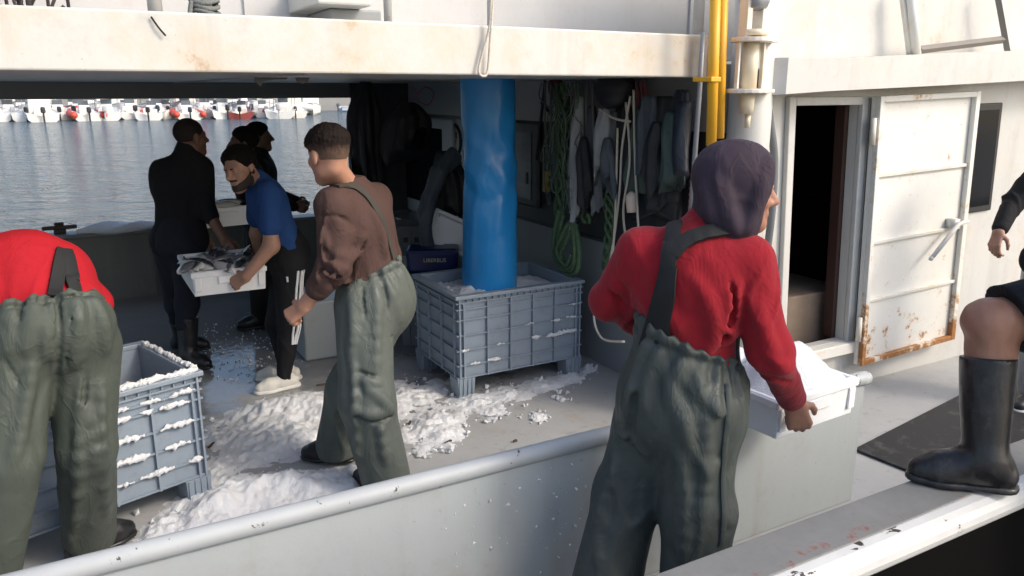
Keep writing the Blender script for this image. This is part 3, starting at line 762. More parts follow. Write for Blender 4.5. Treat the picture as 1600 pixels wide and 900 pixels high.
def MW(n, c, r=.55):
    m = cloth(n, c, rough=r, wrinkle=.5, spec=.4, weave=140, var=.32); t = m.node_tree; b = t.nodes['Principled BSDF']
    nz = t.nodes.new('ShaderNodeTexNoise'); nz.inputs['Scale'].default_value = 6; nz.inputs['Detail'].default_value = 6; tc = t.nodes['Texture Coordinate']
    mr = t.nodes.new('ShaderNodeMapRange'); mr.inputs['From Min'].default_value = .38; mr.inputs['From Max'].default_value = .62; mr.inputs['To Min'].default_value = .48; mr.inputs['To Max'].default_value = .78
    t.links.new(tc.outputs['Object'], nz.inputs['Vector']); t.links.new(nz.outputs['Fac'], mr.inputs['Value']); t.links.new(mr.outputs[0], b.inputs['Roughness']); return m
M['wader'] = MW('olive_wader_pvc', (.064, .076, .062)); M['wader_dark'] = MW('bottle_wader_pvc', (.052, .062, .057), .5)
M['wader_pale'] = MW('sage_wader_pvc', (.090, .104, .090), .6)
M['strap'] = cloth('black_elastic_strap', (.016, .017, .018), rough=.7, wrinkle=.1)
t = NT('black_boot_rubber'); f = t.ramp(t.noise(13, 8, .72, stretch=(1, 1, .5)), [(.50, 0), (.70, 1)])
t.set(Base_Color=t.mix(f, (.011, .011, .012), (.045, .044, .042)), Roughness=t.mix(f, (.36, .36, .36), (.65, .65, .65))); t.bump(t.noise(9, 4, dist=1), .3, .010); t.bump(t.noise(60, 4), .15, .002); M['rubber_boot'] = t.m
M['hair'] = simple('dark_hair', (.012, .009, .008), .75, spec=.15, var=.5, scale=60, bump=.8, bscale=220, bdist=.004)
CR = nrm((_rx, _ry, 0)); CF = nrm((_fx, _fy, 0)); UP = v3(0, 0, 1)      # right and away as the photographer stood

def hit(prims, px, py, folds=None):
    """where the line of sight through a photograph pixel meets a blended surface"""
    d = np.array(ray(px, py)); d /= np.linalg.norm(d); t_ = .8
    for _ in range(90):
        q = (np.array((0, 0, CAM_H))+d*t_)[None].astype(np.float32); e = float(field(prims, q)[0]+(folds(q)[0] if folds is not None else 0))
        if e < .0015: return np.array((0, 0, CAM_H))+d*t_
        t_ += max(.0015, e*.7)
        if t_ > 9: return None
    return np.array((0, 0, CAM_H))+d*t_
def creases(prims, lines, r=.011, depth=.004, groove=False, k=.032):
    """cloth folds: raised ridges (or grooves) running over the surface"""
    out_ = []
    for ln in lines:
        q = [hit(prims, a, b) for a, b in ln]; q = [v for v in q if v is not None]
        if len(q) < 2: continue
        q = [np.array(v) for v in spline(q, 4)]; n = len(q)
        for i in range(n-1):
            u0, u1 = math.sin(math.pi*min(1, (i+.35)/n))**.6, math.sin(math.pi*min(1, (i+1.35)/n))**.6
            va = q[i]-np.array((0, 0, CAM_H)); va /= np.linalg.norm(va)
            c = cap(q[i]+va*(depth*1.5 if not groove else -depth*.4), q[i+1]+va*(depth*1.5 if not groove else -depth*.4), r*max(.35, u0), r*max(.35, u1), k)
            out_.append(('s', c, k*.7) if groove else c)
    return out_
def pxpts(prims, pts, folds=None): return [hit(prims, a, b, folds) for a, b in pts]
def finish(body, loc):
    body.data.transform(Matrix.Translation(-Vector(loc)))
    def rec(o):
        for ch in o.children: ch.data.transform(Matrix.Translation(-Vector(loc))); rec(ch)
    rec(body); body.location = loc; return body

# ================================================================== things on the boat
def settle(root):
    """parts were built in world coordinates: bring their meshes into the root's frame"""
    seen = set()
    def rec(o):
        for ch in o.children:
            if ch.type == 'MESH' and ch.data.name not in seen:
                seen.add(ch.data.name); ch.data.transform(Matrix.Translation(-root.location))
            rec(ch)
    rec(root); return root
def settle_self(o, loc):
    o.data.transform(Matrix.Translation(-Vector(loc))); o.location = loc; return o

# ---- marina across the water
def motor_boat(kind, hullc, tubec=None, motor=(.02, .02, .022), canopy=None, cabin=False, label='', L=5.2, B=2.0):
    r = empty('motor_boat', (0, 0, 0), label, 'motorboat', 'small boats moored along the far quay')
    hm = simple('hull_paint_'+kind, hullc, .35, bump=0)
    rings = []
    for i in range(9):       # stern at x=0, bow at x=L
        u = i/8; x = L*u; b = B/2*(1-(max(0, u-.45)/.55)**2.2)+.02; sh = .62+.38*u*u; dz = -.22+.35*max(0, u-.6)
        rings.append([(x, -b, sh), (x, -b*.92, .15), (x, -b*.5, dz), (x, 0, dz-.08), (x, b*.5, dz), (x, b*.92, .15), (x, b, sh), (x, b*.8, sh-.03), (x, 0, sh-.22), (x, -b*.8, sh-.03)])
    MB().loft(rings).build('hull', hm, r)
    if tubec:
        tm = simple('tube_fabric_'+kind, tubec, .5, bump=0)
        pts = [(-.15, -B/2, .45), (L*.45, -B/2, .5), (L*.8, -B*.36, .62), (L, 0, .85), (L*.8, B*.36, .62), (L*.45, B/2, .5), (-.15, B/2, .45)]
        MB().tube(spline(pts, 4), .25, 10).build('inflatable_tube', tm, r, smooth=True)
    else:
        MB().tube([(rg[0][0], rg[0][1], rg[0][2]) for rg in rings], .05, 6).tube([(rg[6][0], rg[6][1], rg[6][2]) for rg in rings], .05, 6).build('gunwale', simple('boat_trim_'+kind, (.25, .08, .07) if kind in 'bd' else (.5, .5, .5), .5, bump=0), r)
    mm = simple('outboard_cowl_'+kind, motor, .3, bump=0)
    mo = MB().box((-.45, -.15, .62), (-.05, .15, 1.05)).build('outboard_motor', mm, r, bevel=.09, seg=3)
    MB().box((-.36, -.06, -.45), (-.2, .06, .62)).build('motor_leg', mm, mo, bevel=.03)
    co = MB().hexa([(L*.34, -.42, .45), (L*.52, -.42, .45), (L*.52, .42, .45), (L*.34, .42, .45), (L*.38, -.36, 1.15), (L*.48, -.36, 1.15), (L*.48, .36, 1.15), (L*.38, .36, 1.15)]).build('console', simple('console_paint_'+kind, (.75, .74, .72), .4, bump=0), r, bevel=.04)
    MB().box((L*.46, -.36, 1.15), (L*.47, .36, 1.5)).build('windscreen', simple('tinted_screen_'+kind, (.12, .14, .16), .15, bump=0), co)
    MB().box((L*.18, -.5, .42), (L*.28, .5, .85)).build('bench', simple('bench_vinyl_'+kind, (.62, .60, .55), .6, bump=0), r, bevel=.04)
    if canopy:
        cp = MB().box((L*.2, -.85, 1.95), (L*.62, .85, 2.03)).build('canopy', simple('canopy_canvas_'+kind, canopy, .8, bump=0), r, bevel=.03)
        for x in (L*.22, L*.6): MB().tube([(x, -.8, .6), (x, -.8, 1.94), (x, .8, 1.94), (x, .8, .6)], .03, 6).build('canopy_frame', M['steel'], r)
    if cabin:
        MB().box((L*.38, -.7, .6), (L*.72, .7, 1.75)).build('cabin', simple('cabin_paint_'+kind, (.80, .78, .72), .4, bump=0), r, bevel=.06)
        MB().box((L*.40, -.705, 1.2), (L*.68, .705, 1.55)).build('cabin_window', M['glass'], r)
    return r
protos = {
 'a': motor_boat('a', (.80, .79, .75), motor=(.02, .02, .025), label='white motorboat with a black outboard moored stern-on at the far quay'),
 'b': motor_boat('b', (.76, .74, .68), tubec=(.62, .08, .05), motor=(.02, .03, .05), label='red tubed inflatable boat moored stern-on at the far quay'),
 'c': motor_boat('c', (.78, .77, .72), motor=(.45, .46, .48), canopy=(.70, .68, .64), label='white motorboat with a grey outboard and pale canopy at the far quay'),
 'd': motor_boat('d', (.82, .80, .76), tubec=(.72, .71, .68), motor=(.6, .6, .6), label='pale tubed inflatable boat moored stern-on at the far quay'),
 'e': motor_boat('e', (.74, .72, .66), motor=(.04, .04, .045), cabin=True, label='white cabin boat with dark windows moored at the far quay'),
 'f': motor_boat('f', (.30, .06, .05), motor=(.02, .02, .02), canopy=(.10, .20, .42), label='maroon motorboat under a blue canopy at the far quay'),
}
used = {}
def moor(kind, px, d, turn=0.0, s=1.0):
    p = far(px, d, -.9); o = protos[kind] if kind not in used else copy_tree(protos[kind]); used[kind] = 1
    o.location = p; o.rotation_euler = (0, 0, math.atan2(p.y, p.x)+turn); o.scale = (s, s, s); return o
row1 = [(-14,'a'),(14,'c'),(37,'a'),(62,'e'),(88,'b'),(112,'a'),(134,'b'),(160,'c'),(190,'d'),(207,'a'),(228,'a'),(243,'b'),(259,'f'),(279,'c'),(293,'b'),(318,'d'),(333,'f'),(352,'a'),(372,'f'),(391,'b'),(413,'d'),(434,'c'),(459,'e')]
for i, (px, k) in enumerate(row1): moor(k, px, 87+3.0*math.sin(i*1.7)+ (0 if px < 470 else 12), .14*math.sin(i*2.3), 1.28+.14*math.sin(i*3.1))
for i in range(21): moor('aecdefac'[i % 8], -20+25*i+6*math.sin(i*2.7), 104+4*math.sin(i*1.9), math.pi+.15*math.sin(i*1.3), 1.55+.2*math.sin(i*2.1))
r = motor_boat('g', (.55, .62, .72), motor=(.1, .1, .1), cabin=True, label='light blue boat with an orange wheelhouse moored alone at the right', L=6.5, B=2.4)
bpy.data.materials['cabin_paint_g'].node_tree.nodes['Principled BSDF'].inputs['Base Color'].default_value = (.7, .3, .05, 1)
for l_ in list(bpy.data.materials['cabin_paint_g'].node_tree.links):
    if l_.to_socket.name == 'Base Color': bpy.data.materials['cabin_paint_g'].node_tree.links.remove(l_)
p = far(530, 112, -.9); r.location = p; r.rotation_euler = (0, 0, math.atan2(p.y, p.x)-1.35); r.scale = (1.05,)*3
del r['group']
bl = bpy.data.materials.new('x'); bpy.data.materials.remove(bl)
# buildings on the far quay
for i, (px, w_, h_, c) in enumerate(((60, 26, 7.5, (.62, .57, .48)), (300, 30, 6.2, (.66, .64, .60)), (480, 16, 8.5, (.60, .52, .40)), (700, 34, 7, (.58, .56, .52)))):
    p = far(px, 150, .9); r = empty('harbour_building', p, '%s harbour building on the far quay' % ('long sand coloured', 'wide pale grey', 'tall ochre', 'low stone coloured')[i], 'building')
    a_ = math.atan2(p.y, p.x)-math.pi/2; r.rotation_euler = (0, 0, a_)
    MB().box((-w_/2, 0, 0), (w_/2, 9, h_)).build('wall', paint('building_render_%d' % i, c, grime=.2), r)
    MB().box((-w_/2-.3, -.3, h_), (w_/2+.3, 9.3, h_+.35)).build('roof', simple('building_roof_%d' % i, (.32, .16, .10), .8), r)
    for k in range(int(w_//4)):
        x = -w_/2+2+4*k; wn = MB().box((x-.7, -.06, 1.2), (x+.7, -.002, 3.0)).build('window', M['glass'], r)

# ---- pallet boxes
def plastic():
    t = NT('grey_crate_plastic')
    b_ = t.mix(t.noise(4, 6), (.20, .25, .31), (.285, .335, .39))
    b_ = t.mix(t.math('MULTIPLY', t.ramp(t.noise(16, 7, .7), [(.5, 0), (.7, 1)]), .4), b_, (.15, .165, .18))
    b_ = t.mix(t.ramp(t.noise(60, 4, .6), [(.68, 0), (.72, .6)]), b_, (.08, .08, .08))
    t.set(Base_Color=b_, Roughness=.42); t.bump(t.noise(40, 5), .12, .003); return t.m
M['grey_plastic'] = plastic()
def pallet_box(origin, ang, W, D, label, H=.68, nx=6, ny=4, foot=.13):
    r = empty('pallet_box', origin, label, 'crate'); r.rotation_euler = (0, 0, ang)
    th, rb = .018, .022; m = M['grey_plastic']; zb = foot
    mb = MB()
    mb.box((rb, rb, zb), (W-rb, D-rb, zb+.02))
    for lo, hi in (((rb, rb, zb+.0201), (W-rb, rb+th, H-.012)), ((rb, D-rb-th, zb+.0201), (W-rb, D-rb, H-.012)), ((rb, rb+th+.0002, zb+.0201), (rb+th, D-rb-th-.0002, H-.012)), ((W-rb-th, rb+th+.0002, zb+.0201), (W-rb, D-rb-th-.0002, H-.012))): mb.box(lo, hi)
    zs = [zb+.002, zb+.085, zb+.185, zb+.285, zb+.385, H-.095, H-.055]
    for z in zs:
        for lo, hi in (((.004, .006, z), (W-.004, rb-.0004, z+.009)), ((.004, D-rb+.0004, z), (W-.004, D-.006, z+.009)), ((.006, rb, z), (rb-.0004, D-rb, z+.009)), ((W-rb+.0004, rb, z), (W-.006, D-rb, z+.009))): mb.box(lo, hi)
    def rib(i, n, L_):
        return .055+(L_-.11)*i/(n-1)
    for i in range(nx):
        x = rib(i, nx, W)
        mb.box((x-.005, .002, zb-.0), (x+.005, rb-.001, H-.05)); mb.box((x-.005, D-rb+.001, zb), (x+.005, D-.002, H-.05))
    for i in range(ny):
        y = rib(i, ny, D)
        mb.box((.002, y-.005, zb), (rb-.001, y+.005, H-.05)); mb.box((W-rb+.001, y-.005, zb), (W-.002, y+.005, H-.05))
    for x in (.025, W-.025):          # close ribs at the corners and under the rim
        for y0, y1 in ((.001, rb-.001), (D-rb+.001, D-.001)): mb.box((x-.005, y0, zb), (x+.005, y1, H-.02))
    for k in range(18):
        x = .08+(W-.16)*k/17
        for y0, y1 in ((.008, rb-.002), (D-rb+.002, D-.008)): mb.box((x-.003, y0, H-.055), (x+.003, y1, H-.015))
    mb.build('walls', m, r)
    mb = MB(); o_ = -.006
    for lo, hi in (((o_, o_, H-.024), (W-o_, rb+th+.004, H)), ((o_, D-rb-th-.004, H-.024), (W-o_, D-o_, H)), ((o_, rb+th+.0045, H-.024), (rb+th+.004, D-rb-th-.0045, H)), ((W-rb-th-.004, rb+th+.0045, H-.024), (W-o_, D-rb-th-.0045, H))): mb.box(lo, hi)
    mb.build('rim', m, r, bevel=.004)
    for x in (.0, W-.13):
        for y in (.0, D-.13):
            f = MB().hexa([(x+.01, y+.01, 0), (x+.12, y+.01, 0), (x+.12, y+.12, 0), (x+.01, y+.12, 0), (x+.002, y+.002, zb-.001), (x+.128, y+.002, zb-.001), (x+.128, y+.128, zb-.001), (x+.002, y+.128, zb-.001)])
            for k in range(4): f.box((x+.012+.03*k, y-.002, .02), (x+.018+.03*k, y+.012, zb-.002))
            f.build('foot', m, r, bevel=.006)
    return r
C2 = (1.955, 4.25, 0); W2, D2 = .95, .72
box2 = pallet_box(C2, 0, W2, D2, 'grey ribbed pallet box with the blue plastic chute hanging into it', H=.68)
# box beside the bending man: front right corner at (.39,3.70), turned a little
a1 = math.atan2(.2678, .826); W1, D1b = 1.05, .66
c1 = Vector((.395, 3.70, 0))-Vector((math.cos(a1), math.sin(a1), 0))*W1
box1 = pallet_box(c1, a1, W1, D1b, 'grey ribbed pallet box with ice on its rim in front of the bending man', H=.655)

# ---- crushed ice
def ice_mat():
    t = NT('crushed_ice')
    f = t.noise(26, 8, .75)
    t.set(Base_Color=t.mix(f, (.70, .725, .75), (.90, .91, .925)), Roughness=.40)
    t.b.inputs['Subsurface Weight'].default_value = .25; t.b.inputs['Subsurface Radius'].default_value = (.02, .025, .03); t.b.inputs['Subsurface Scale'].default_value = .6
    t.bump(t.noise(140, 5, .8), .8, .007); t.bump(t.noise(50, 5, .75), .6, .012); t.bump(t.noise(17, 4), .35, .02); return t.m
M['ice'] = ice_mat()
def vnoise(x, y, seed=0):
    n = 64; rs = np.random.RandomState(seed); g = rs.rand(n, n)
    xi = np.floor(x).astype(int); yi = np.floor(y).astype(int); fx = x-xi; fy = y-yi
    fx = fx*fx*(3-2*fx); fy = fy*fy*(3-2*fy)
    a = g[xi % n, yi % n]; b = g[(xi+1) % n, yi % n]; c = g[xi % n, (yi+1) % n]; d = g[(xi+1) % n, (yi+1) % n]
    return (a*(1-fx)+b*fx)*(1-fy)+(c*(1-fx)+d*fx)*fy
def fbm(x, y, s, o=5, seed=0):
    r_ = 0; a = .5
    for i in range(o): r_ = r_+a*vnoise(x*s+13.7*i, y*s+7.3*i, seed+i); s *= 2.03; a *= .55
    return r_
def ice_field(name, blobs, lo, hi, step, label, z0=0.0, rough=1.0, kind='stuff', thr=.012):
    nx = int((hi[0]-lo[0])/step); ny = int((hi[1]-lo[1])/step)
    xs = lo[0]+np.arange(nx+1)*step; ys = lo[1]+np.arange(ny+1)*step; XX, YY = np.meshgrid(xs, ys, indexing='ij')
    h = np.zeros_like(XX)
    for (bx, by, br, bh) in blobs: h = np.maximum(h, 0)+bh*np.exp(-((XX-bx)**2+(YY-by)**2)/(br*br))*(1-.0*h)
    n1 = fbm(XX, YY, 5, 5, 3); n2 = fbm(XX, YY, 22, 4, 11)
    n3 = fbm(XX, YY, 44, 3, 21); hh = h*(.10+.95*n1*rough)+np.clip(h, 0, .05)/.05*((n2-.47)*.046+(n3-.45)*.016)*rough-thr
    hh = np.where(h < .004, -.02, hh)
    ok = hh > -.004
    idx = -np.ones(ok.shape, int); ok2 = ok.copy()
    ok2[:-1] |= ok[1:]; ok2[1:] |= ok[:-1]; ok2[:, :-1] |= ok[:, 1:]; ok2[:, 1:] |= ok[:, :-1]
    ids = np.argwhere(ok2); idx[ok2] = np.arange(len(ids))
    Z = np.maximum(hh, -.006)+z0
    vs = np.stack([XX[ok2], YY[ok2], Z[ok2]], 1)
    q = ok2[:-1, :-1] & ok2[1:, :-1] & ok2[1:, 1:] & ok2[:-1, 1:]
    I = np.argwhere(q); fs = [(idx[i, j], idx[i+1, j], idx[i+1, j+1], idx[i, j+1]) for i, j in I]
    me = bpy.data.meshes.new(name); me.from_pydata(vs.tolist(), [], fs); me.materials.append(M['ice'])
    me.polygons.foreach_set('use_smooth', [True]*len(me.polygons))
    o = link(bpy.data.objects.new(name, me))
    return tag(o, label, 'ice', kind=kind)
bl = []
def B_(px, py, r, h): p = atz(px, py); bl.append((p.x, p.y, r, h))
for a in ((450, 640, .20, .11), (400, 655, .17, .10), (500, 640, .18, .09), (360, 680, .15, .08), (345, 730, .12, .07), (430, 690, .18, .10), (480, 690, .18, .06), (370, 770, .16, .08), (310, 800, .15, .07), (420, 770, .16, .09), (480, 770, .16, .10), (530, 760, .13, .10), (260, 830, .12, .06), (340, 810, .14, .07),
          (560, 700, .12, .06), (640, 620, .16, .08), (680, 660, .14, .08), (700, 680, .10, .07), (640, 680, .10, .05), (740, 630, .14, .06), (800, 615, .13, .06), (850, 600, .12, .06), (895, 590, .10, .06), (920, 578, .06, .06), (840, 652, .055, .075), (880, 622, .045, .06), (780, 640, .10, .04), (600, 640, .15, .05), (690, 600, .12, .05), (620, 600, .1, .04), (660, 705, .07, .035), (700, 700, .04, .03), (770, 655, .06, .03), (400, 715, .08, .05), (560, 740, .07, .05)): B_(*a)
ice_field('crushed_ice', bl, (-.1, 3.22), (3.14, 5.4), .0095, 'heaps of crushed white ice spilled over the boat deck')
# scattered crumbs of ice on the deck
mb = MB()
def crumb(mb, p, r_):
    n = 6; q = [Vector((random.gauss(0, 1), random.gauss(0, 1), random.gauss(0, 1))).normalized()*r_*random.uniform(.7, 1.2) for _ in range(7)]
    bm = bmesh.new(); vs = [bm.verts.new(Vector(p)+v) for v in q]
    rr = bmesh.ops.convex_hull(bm, input=vs); bm.verts.index_update()
    mb.add([v.co.copy() for v in bm.verts], [tuple(v.index for v in f.verts) for f in bm.faces]); bm.free()
for _ in range(620):
    c_ = random.choice(bl); a = random.uniform(0, 6.28); d = c_[2]*random.uniform(.6, 1.9)
    x, y = c_[0]+math.cos(a)*d, c_[1]+math.sin(a)*d
    if y < 3.0 or y > 5.6 or x > 3.1: continue
    r_ = random.choice((.006, .008, .010, .014, .02)); crumb(mb, (x, y, r_*.6), r_)
tag(mb.build('ice_crumbs', M['ice']), 'loose crumbs of ice scattered around the heaps on the deck', 'ice', kind='stuff')
# wet ice slush on the far wet deck
mb = MB()
for _ in range(260):
    p = atz(random.uniform(310, 460), random.uniform(505, 600)); r_ = random.choice((.005, .008, .012)); crumb(mb, (p.x+random.gauss(0, .04), p.y, r_*.4), r_)
tag(mb.build('ice_slush', M['ice']), 'thin ice slush on the wet deck between the boots and trainers', 'ice', kind='stuff')
mb = MB()
for _ in range(110):
    px = random.gauss(890, 90); py = random.gauss(810, 60); q_ = at(px, py, ry-.014)
    if q_.z > .6 or q_.z < .02 or q_.x > 3.0: continue
    crumb(mb, q_, random.choice((.003, .004, .006, .009)))
tag(mb.build('ice_spatter', M['ice']), 'flecks of ice spattered on the outside of the near bulwark', 'ice', kind='stuff')
# ice inside box 2, piled round the hose
ice_field('ice_fill', [(2.37, 4.6, .42, .10), (2.1, 4.5, .25, .03), (2.7, 4.6, .2, .03)], (C2[0]+.045, C2[1]+.045), (C2[0]+W2-.045, C2[1]+D2-.045), .014, 'crushed ice filling the pallet box under the blue chute', z0=.55, thr=-.02)
# ice lying on the ribs and rim of the crates
def rim_ice(name, box, W, D, H, spots, label):
    mt = Matrix.Translation(box.location) @ Matrix.Rotation(box.rotation_euler.z, 4, 'Z'); P = []
    for (x0, x1, y0, y1, z, r0) in spots:
        L_ = max(abs(x1-x0), abs(y1-y0)); n = max(2, int(L_/.03)); q0 = None
        for k in range(n+1):
            t_ = k/n; q = mt @ Vector((x0+(x1-x0)*t_+random.gauss(0, .002), y0+(y1-y0)*t_+random.gauss(0, .003), z+random.gauss(0, .0025)))
            r_ = r0*random.uniform(.45, 1.0)*(.55 if k in (0, n) else 1)
            if q0 is not None: P.append(cap(q0, q, rp, r_, .012))
            q0, rp = q, r_
    o = mesh_of(name, [layer(P, .0055, (), lambda Q: .0045*wob(Q, .022, 1)+.0025*wob(Q, .011, 4), pad=.012)], M['ice']); settle_self(o, box.location); return tag(o, label, 'ice', kind='stuff')
S = []
for z, r0 in ((.13+.397, .017), (.13+.297, .016), (.13+.197, .015), (.13+.097, .014), (.655-.083, .010)):
    x = .62
    while x < W1-.05:
        l_ = random.uniform(.05, .16); S.append((x, min(x+l_, W1-.03), .004, .004, z, r0)); x += l_+random.uniform(.02, .09)
S += [(.30, W1-.02, .018, .012, .664, .015), (W1-.018, W1-.018, .02, D1b-.05, .664, .014), (.62, .75, .004, .004, .33, .012)]
rim_ice('rim_ice', box1, W1, D1b, .655, S, 'ice caked on the rim and ribs of the left pallet box')
S = [(.10, .16, .002, .002, .225, .012), (.22, .30, .002, .002, .228, .016), (.27, .34, .002, .002, .328, .010), (.55, .62, .002, .002, .33, .013), (.5, .56, .002, .002, .43, .009), (.66, .80, .002, .002, .325, .013), (.76, .9, .002, .002, .335, .017), (.70, .78, .002, .002, .425, .011), (.82, .9, .002, .002, .43, .014), (.04, .08, .002, .002, .32, .008), (.84, .92, .001, .001, .52, .008)]
rim_ice('rib_ice', box2, W2, D2, .68, S, 'ice caught on the ribs of the pallet box under the blue chute')
# ---- the blue plastic ice chute hanging through the roof
t = NT('blue_plastic_film')
f = t.noise(3.5, 4, .55, dist=1.5, stretch=(1, 1, .7))
t.set(Base_Color=t.mix(t.noise(3, 4), (.012, .21, .54), (.03, .29, .66)), Roughness=.27)
t.b.inputs['Specular IOR Level'].default_value = .6
t.bump(f, .3, .02); t.bump(t.noise(13, 4, .6, dist=1.2), .18, .006)
rings = []; nz = 64; sg = 64
for i in range(nz+1):
    z = .60+(2.05-.60)*i/nz; u = i/nz
    r0 = .180+.006*math.sin(u*5+1)+.002*math.sin(u*17)-.006*math.exp(-((u-.45)/.07)**2)
    ring = []
    for k in range(sg):
        a = 2*math.pi*k/sg
        rr = r0+.0025*math.sin(3*a+u*6)-.004*max(0, math.sin(a*1.0+u*34+1.5*math.sin(2*a)))**6*math.exp(-((u-.47)/.22)**2)+.004*math.sin(5*a+u*40)*math.exp(-((u-.6)/.2)**2)+.004*math.sin(7*a-u*14)*math.exp(-((u-.55)/.3)**2)+.003*math.sin(a*2+u*22)*math.exp(-((u-.5)/.16)**2)
        ring.append((2.37+.006*math.sin(u*4)+rr*math.cos(a), 4.6+rr*math.sin(a), z))
    rings.append(ring)
o = MB().loft(rings).build('ice_chute', t.m, smooth=True); settle_self(o, (2.37, 4.6, .6))
tag(o, 'blue plastic chute tube hanging from the roof into the ribbed grey box', 'chute')

# ---- polystyrene fish boxes and fish
def foam_box(center, ax_, L, W, H, label, group=None):
    """center = middle of the base; ax_ = angle of its long side"""
    r = empty('foam_box', center, label, 'box', group); r.rotation_euler = (0, 0, ax_)
    t_ = .022; mb = MB(); s = .965
    def ring(l, w_, z): return [(-l/2, -w_/2, z), (l/2, -w_/2, z), (l/2, w_/2, z), (-l/2, w_/2, z)]
    a = ring(L*s, W*s, 0); b = ring(L, W, H-.0); c = ring(L-2*t_, W-2*t_, H); d = ring((L-2*t_)*s, (W-2*t_)*s, .025)
    vs = a+b+c+d
    fs = [(3, 2, 1, 0)]
    for k in range(4):
        l_ = (k+1) % 4
        fs += [(k, l_, 4+l_, 4+k), (4+k, 4+l_, 8+l_, 8+k), (8+k, 8+l_, 12+l_, 12+k)]
    fs.append((12, 13, 14, 15)); mb.add(vs, fs)
    mb.build('tub', M['foam'], r, bevel=.006, seg=3)
    rb = MB()
    for sy in (-1, 1):
        y0, y1 = (sy*W/2-.004, sy*W/2+.006) if sy > 0 else (sy*W/2-.006, sy*W/2+.004)
        for x0, x1, z0, z1 in ((-L/2-.006, L/2+.006, H-.035, H-.003), (-L/2+.01, -L/2+.05, .03, H-.036), (L/2-.05, L/2-.01, .03, H-.036), (-.07, .07, H*.45, H-.036)): rb.box((x0, y0, z0), (x1, y1, z1))
    for sx in (-1, 1):
        x0, x1 = (sx*L/2-.004, sx*L/2+.006) if sx > 0 else (sx*L/2-.006, sx*L/2+.004)
        rb.box((x0, -W/2+.005, H-.034), (x1, W/2-.005, H-.004))
    rb.build('rim_band', M['foam'], r, bevel=.005)
    return r
def fish_mat(name, back, belly):
    t = NT(name); X, Y, Z = t.xyz(); f = t.math('ADD', t.math('MULTIPLY', Z, 22), t.math('MULTIPLY', t.noise(40, 4), .5))
    t.set(Base_Color=t.mix(t.ramp(f, [(.15, 0), (.45, 1)]), belly, back), Roughness=.22); t.b.inputs['Specular IOR Level'].default_value = .7; return t.m
FM = [fish_mat('dark_backed_fish_skin', (.03, .035, .045), (.55, .55, .54)), fish_mat('silver_fish_skin', (.14, .15, .17), (.62, .62, .61))]
def fish(loc, ang, L, mat, label, group, roll=0.3):
    rings = []
    for i in range(13):
        u = i/12; w_ = math.sin(math.pi*min(1, u*1.08)**.75)**.9*.085*L+.004 if u < .9 else .010
        h = w_*1.55 if u < .86 else .012+ (u-.86)*.55*L
        rings.append([((u-.5)*L, w_*.9*math.cos(a)*(1 if u < .9 else .5)+.02*L*math.sin(u*3), h*math.sin(a)) for a in [k*math.pi/6 for k in range(12)]])
    o = MB().loft(rings).build('fish', mat, smooth=True); o.location = loc; o.rotation_euler = (roll, 0, ang)
    return tag(o, label, 'fish', group)
def fill_fish(center, ang, L, W, zt, n, label, group, seed):
    rs = random.Random(seed); first = None
    for k in range(n):
        x = rs.uniform(-L/2+.10, L/2-.10); y = (-W/2+.05)+(W-.10)*((k+.5)/n)+rs.gauss(0, .008)
        p = Vector(center)+Vector((x*math.cos(ang)-y*math.sin(ang), x*math.sin(ang)+y*math.cos(ang), zt+rs.uniform(-.01, .022)))
        a = ang+rs.gauss(0, .35)+(math.pi if rs.random() < .3 else 0)
        if first is None or k % 2 == 1 and k < 2: o = fish(p, a, .30, FM[k % 2], label, group, 1.25)
        else: o = src[k % 2].copy(); COL.objects.link(o); o.location = p; o.rotation_euler = (rs.uniform(.9, 1.5), rs.gauss(0, .06), a)
        if first is None: first = o; src = {0: o}
        if k == 1: src[1] = o
# box carried by the man in the blue shirt and the man in black
pa, pb = atz(303, 465, .72), atz(413, 452, .72)
L_ = .50; W_ = .62
ux = (pb-pa).normalized(); angC = math.atan2(ux.y, ux.x); uy = Vector((-ux.y, ux.x, 0))
cC = pa+ux*.215+uy*.31; cC.z = .72
foam_box(cC, angC, .43, .62, .15, 'white foam box full of fish carried by the man in the blue shirt')
fill_fish(cC, angC+1.2, .62, .40, .142, 18, 'silver fish lying in the foam box held by the man in the blue shirt', 'fish in the blue shirted man\'s box', 3)
def ice_bed(center, ang, L, W, z, label, h=.02, seed=5, dome=0.0):
    nx, ny = 26, 20; vs = []; 
    for j in range(ny+1):
        for i in range(nx+1):
            x = -L/2+L*i/nx; y = -W/2+W*j/ny; n = float(fbm(np.array([x+9+seed]), np.array([y+4]), 9, 4, seed)[0])
            e = min(1, 6*min(i/nx, 1-i/nx, j/ny, 1-j/ny)+.25)
            vs.append((center[0]+x*math.cos(ang)-y*math.sin(ang), center[1]+x*math.sin(ang)+y*math.cos(ang), center[2]+z+(n-.42)*2.6*h*e+dome*max(0, 1-(2*x/L)**2)*max(0, 1-(2*y/W)**2)))
    fs = [(j*(nx+1)+i, j*(nx+1)+i+1, (j+1)*(nx+1)+i+1, (j+1)*(nx+1)+i) for j in range(ny) for i in range(nx)]
    o = MB().add(vs, fs).build('ice_bed', M['ice'], smooth=True); settle_self(o, center); return tag(o, label, 'ice', kind='stuff')
ice_bed(cC, angC, .38, .56, .128, 'bed of ice under the fish in the blue shirted man\'s box')
# box carried behind them
pE = at(348, 352, 6.25); cE = Vector((pE.x+.02, 6.35, pE.z))
foam_box(cE, .12, .46, .36, .15, 'white foam box of fish carried by the dark haired man at the far rail')
fill_fish(cE, .12, .44, .34, .14, 8, 'silver fish lying in the foam box carried at the far rail', 'fish in the far rail box', 8)
ice_bed(cE, .12, .40, .30, .12, 'bed of ice under the fish in the far rail box', seed=2)
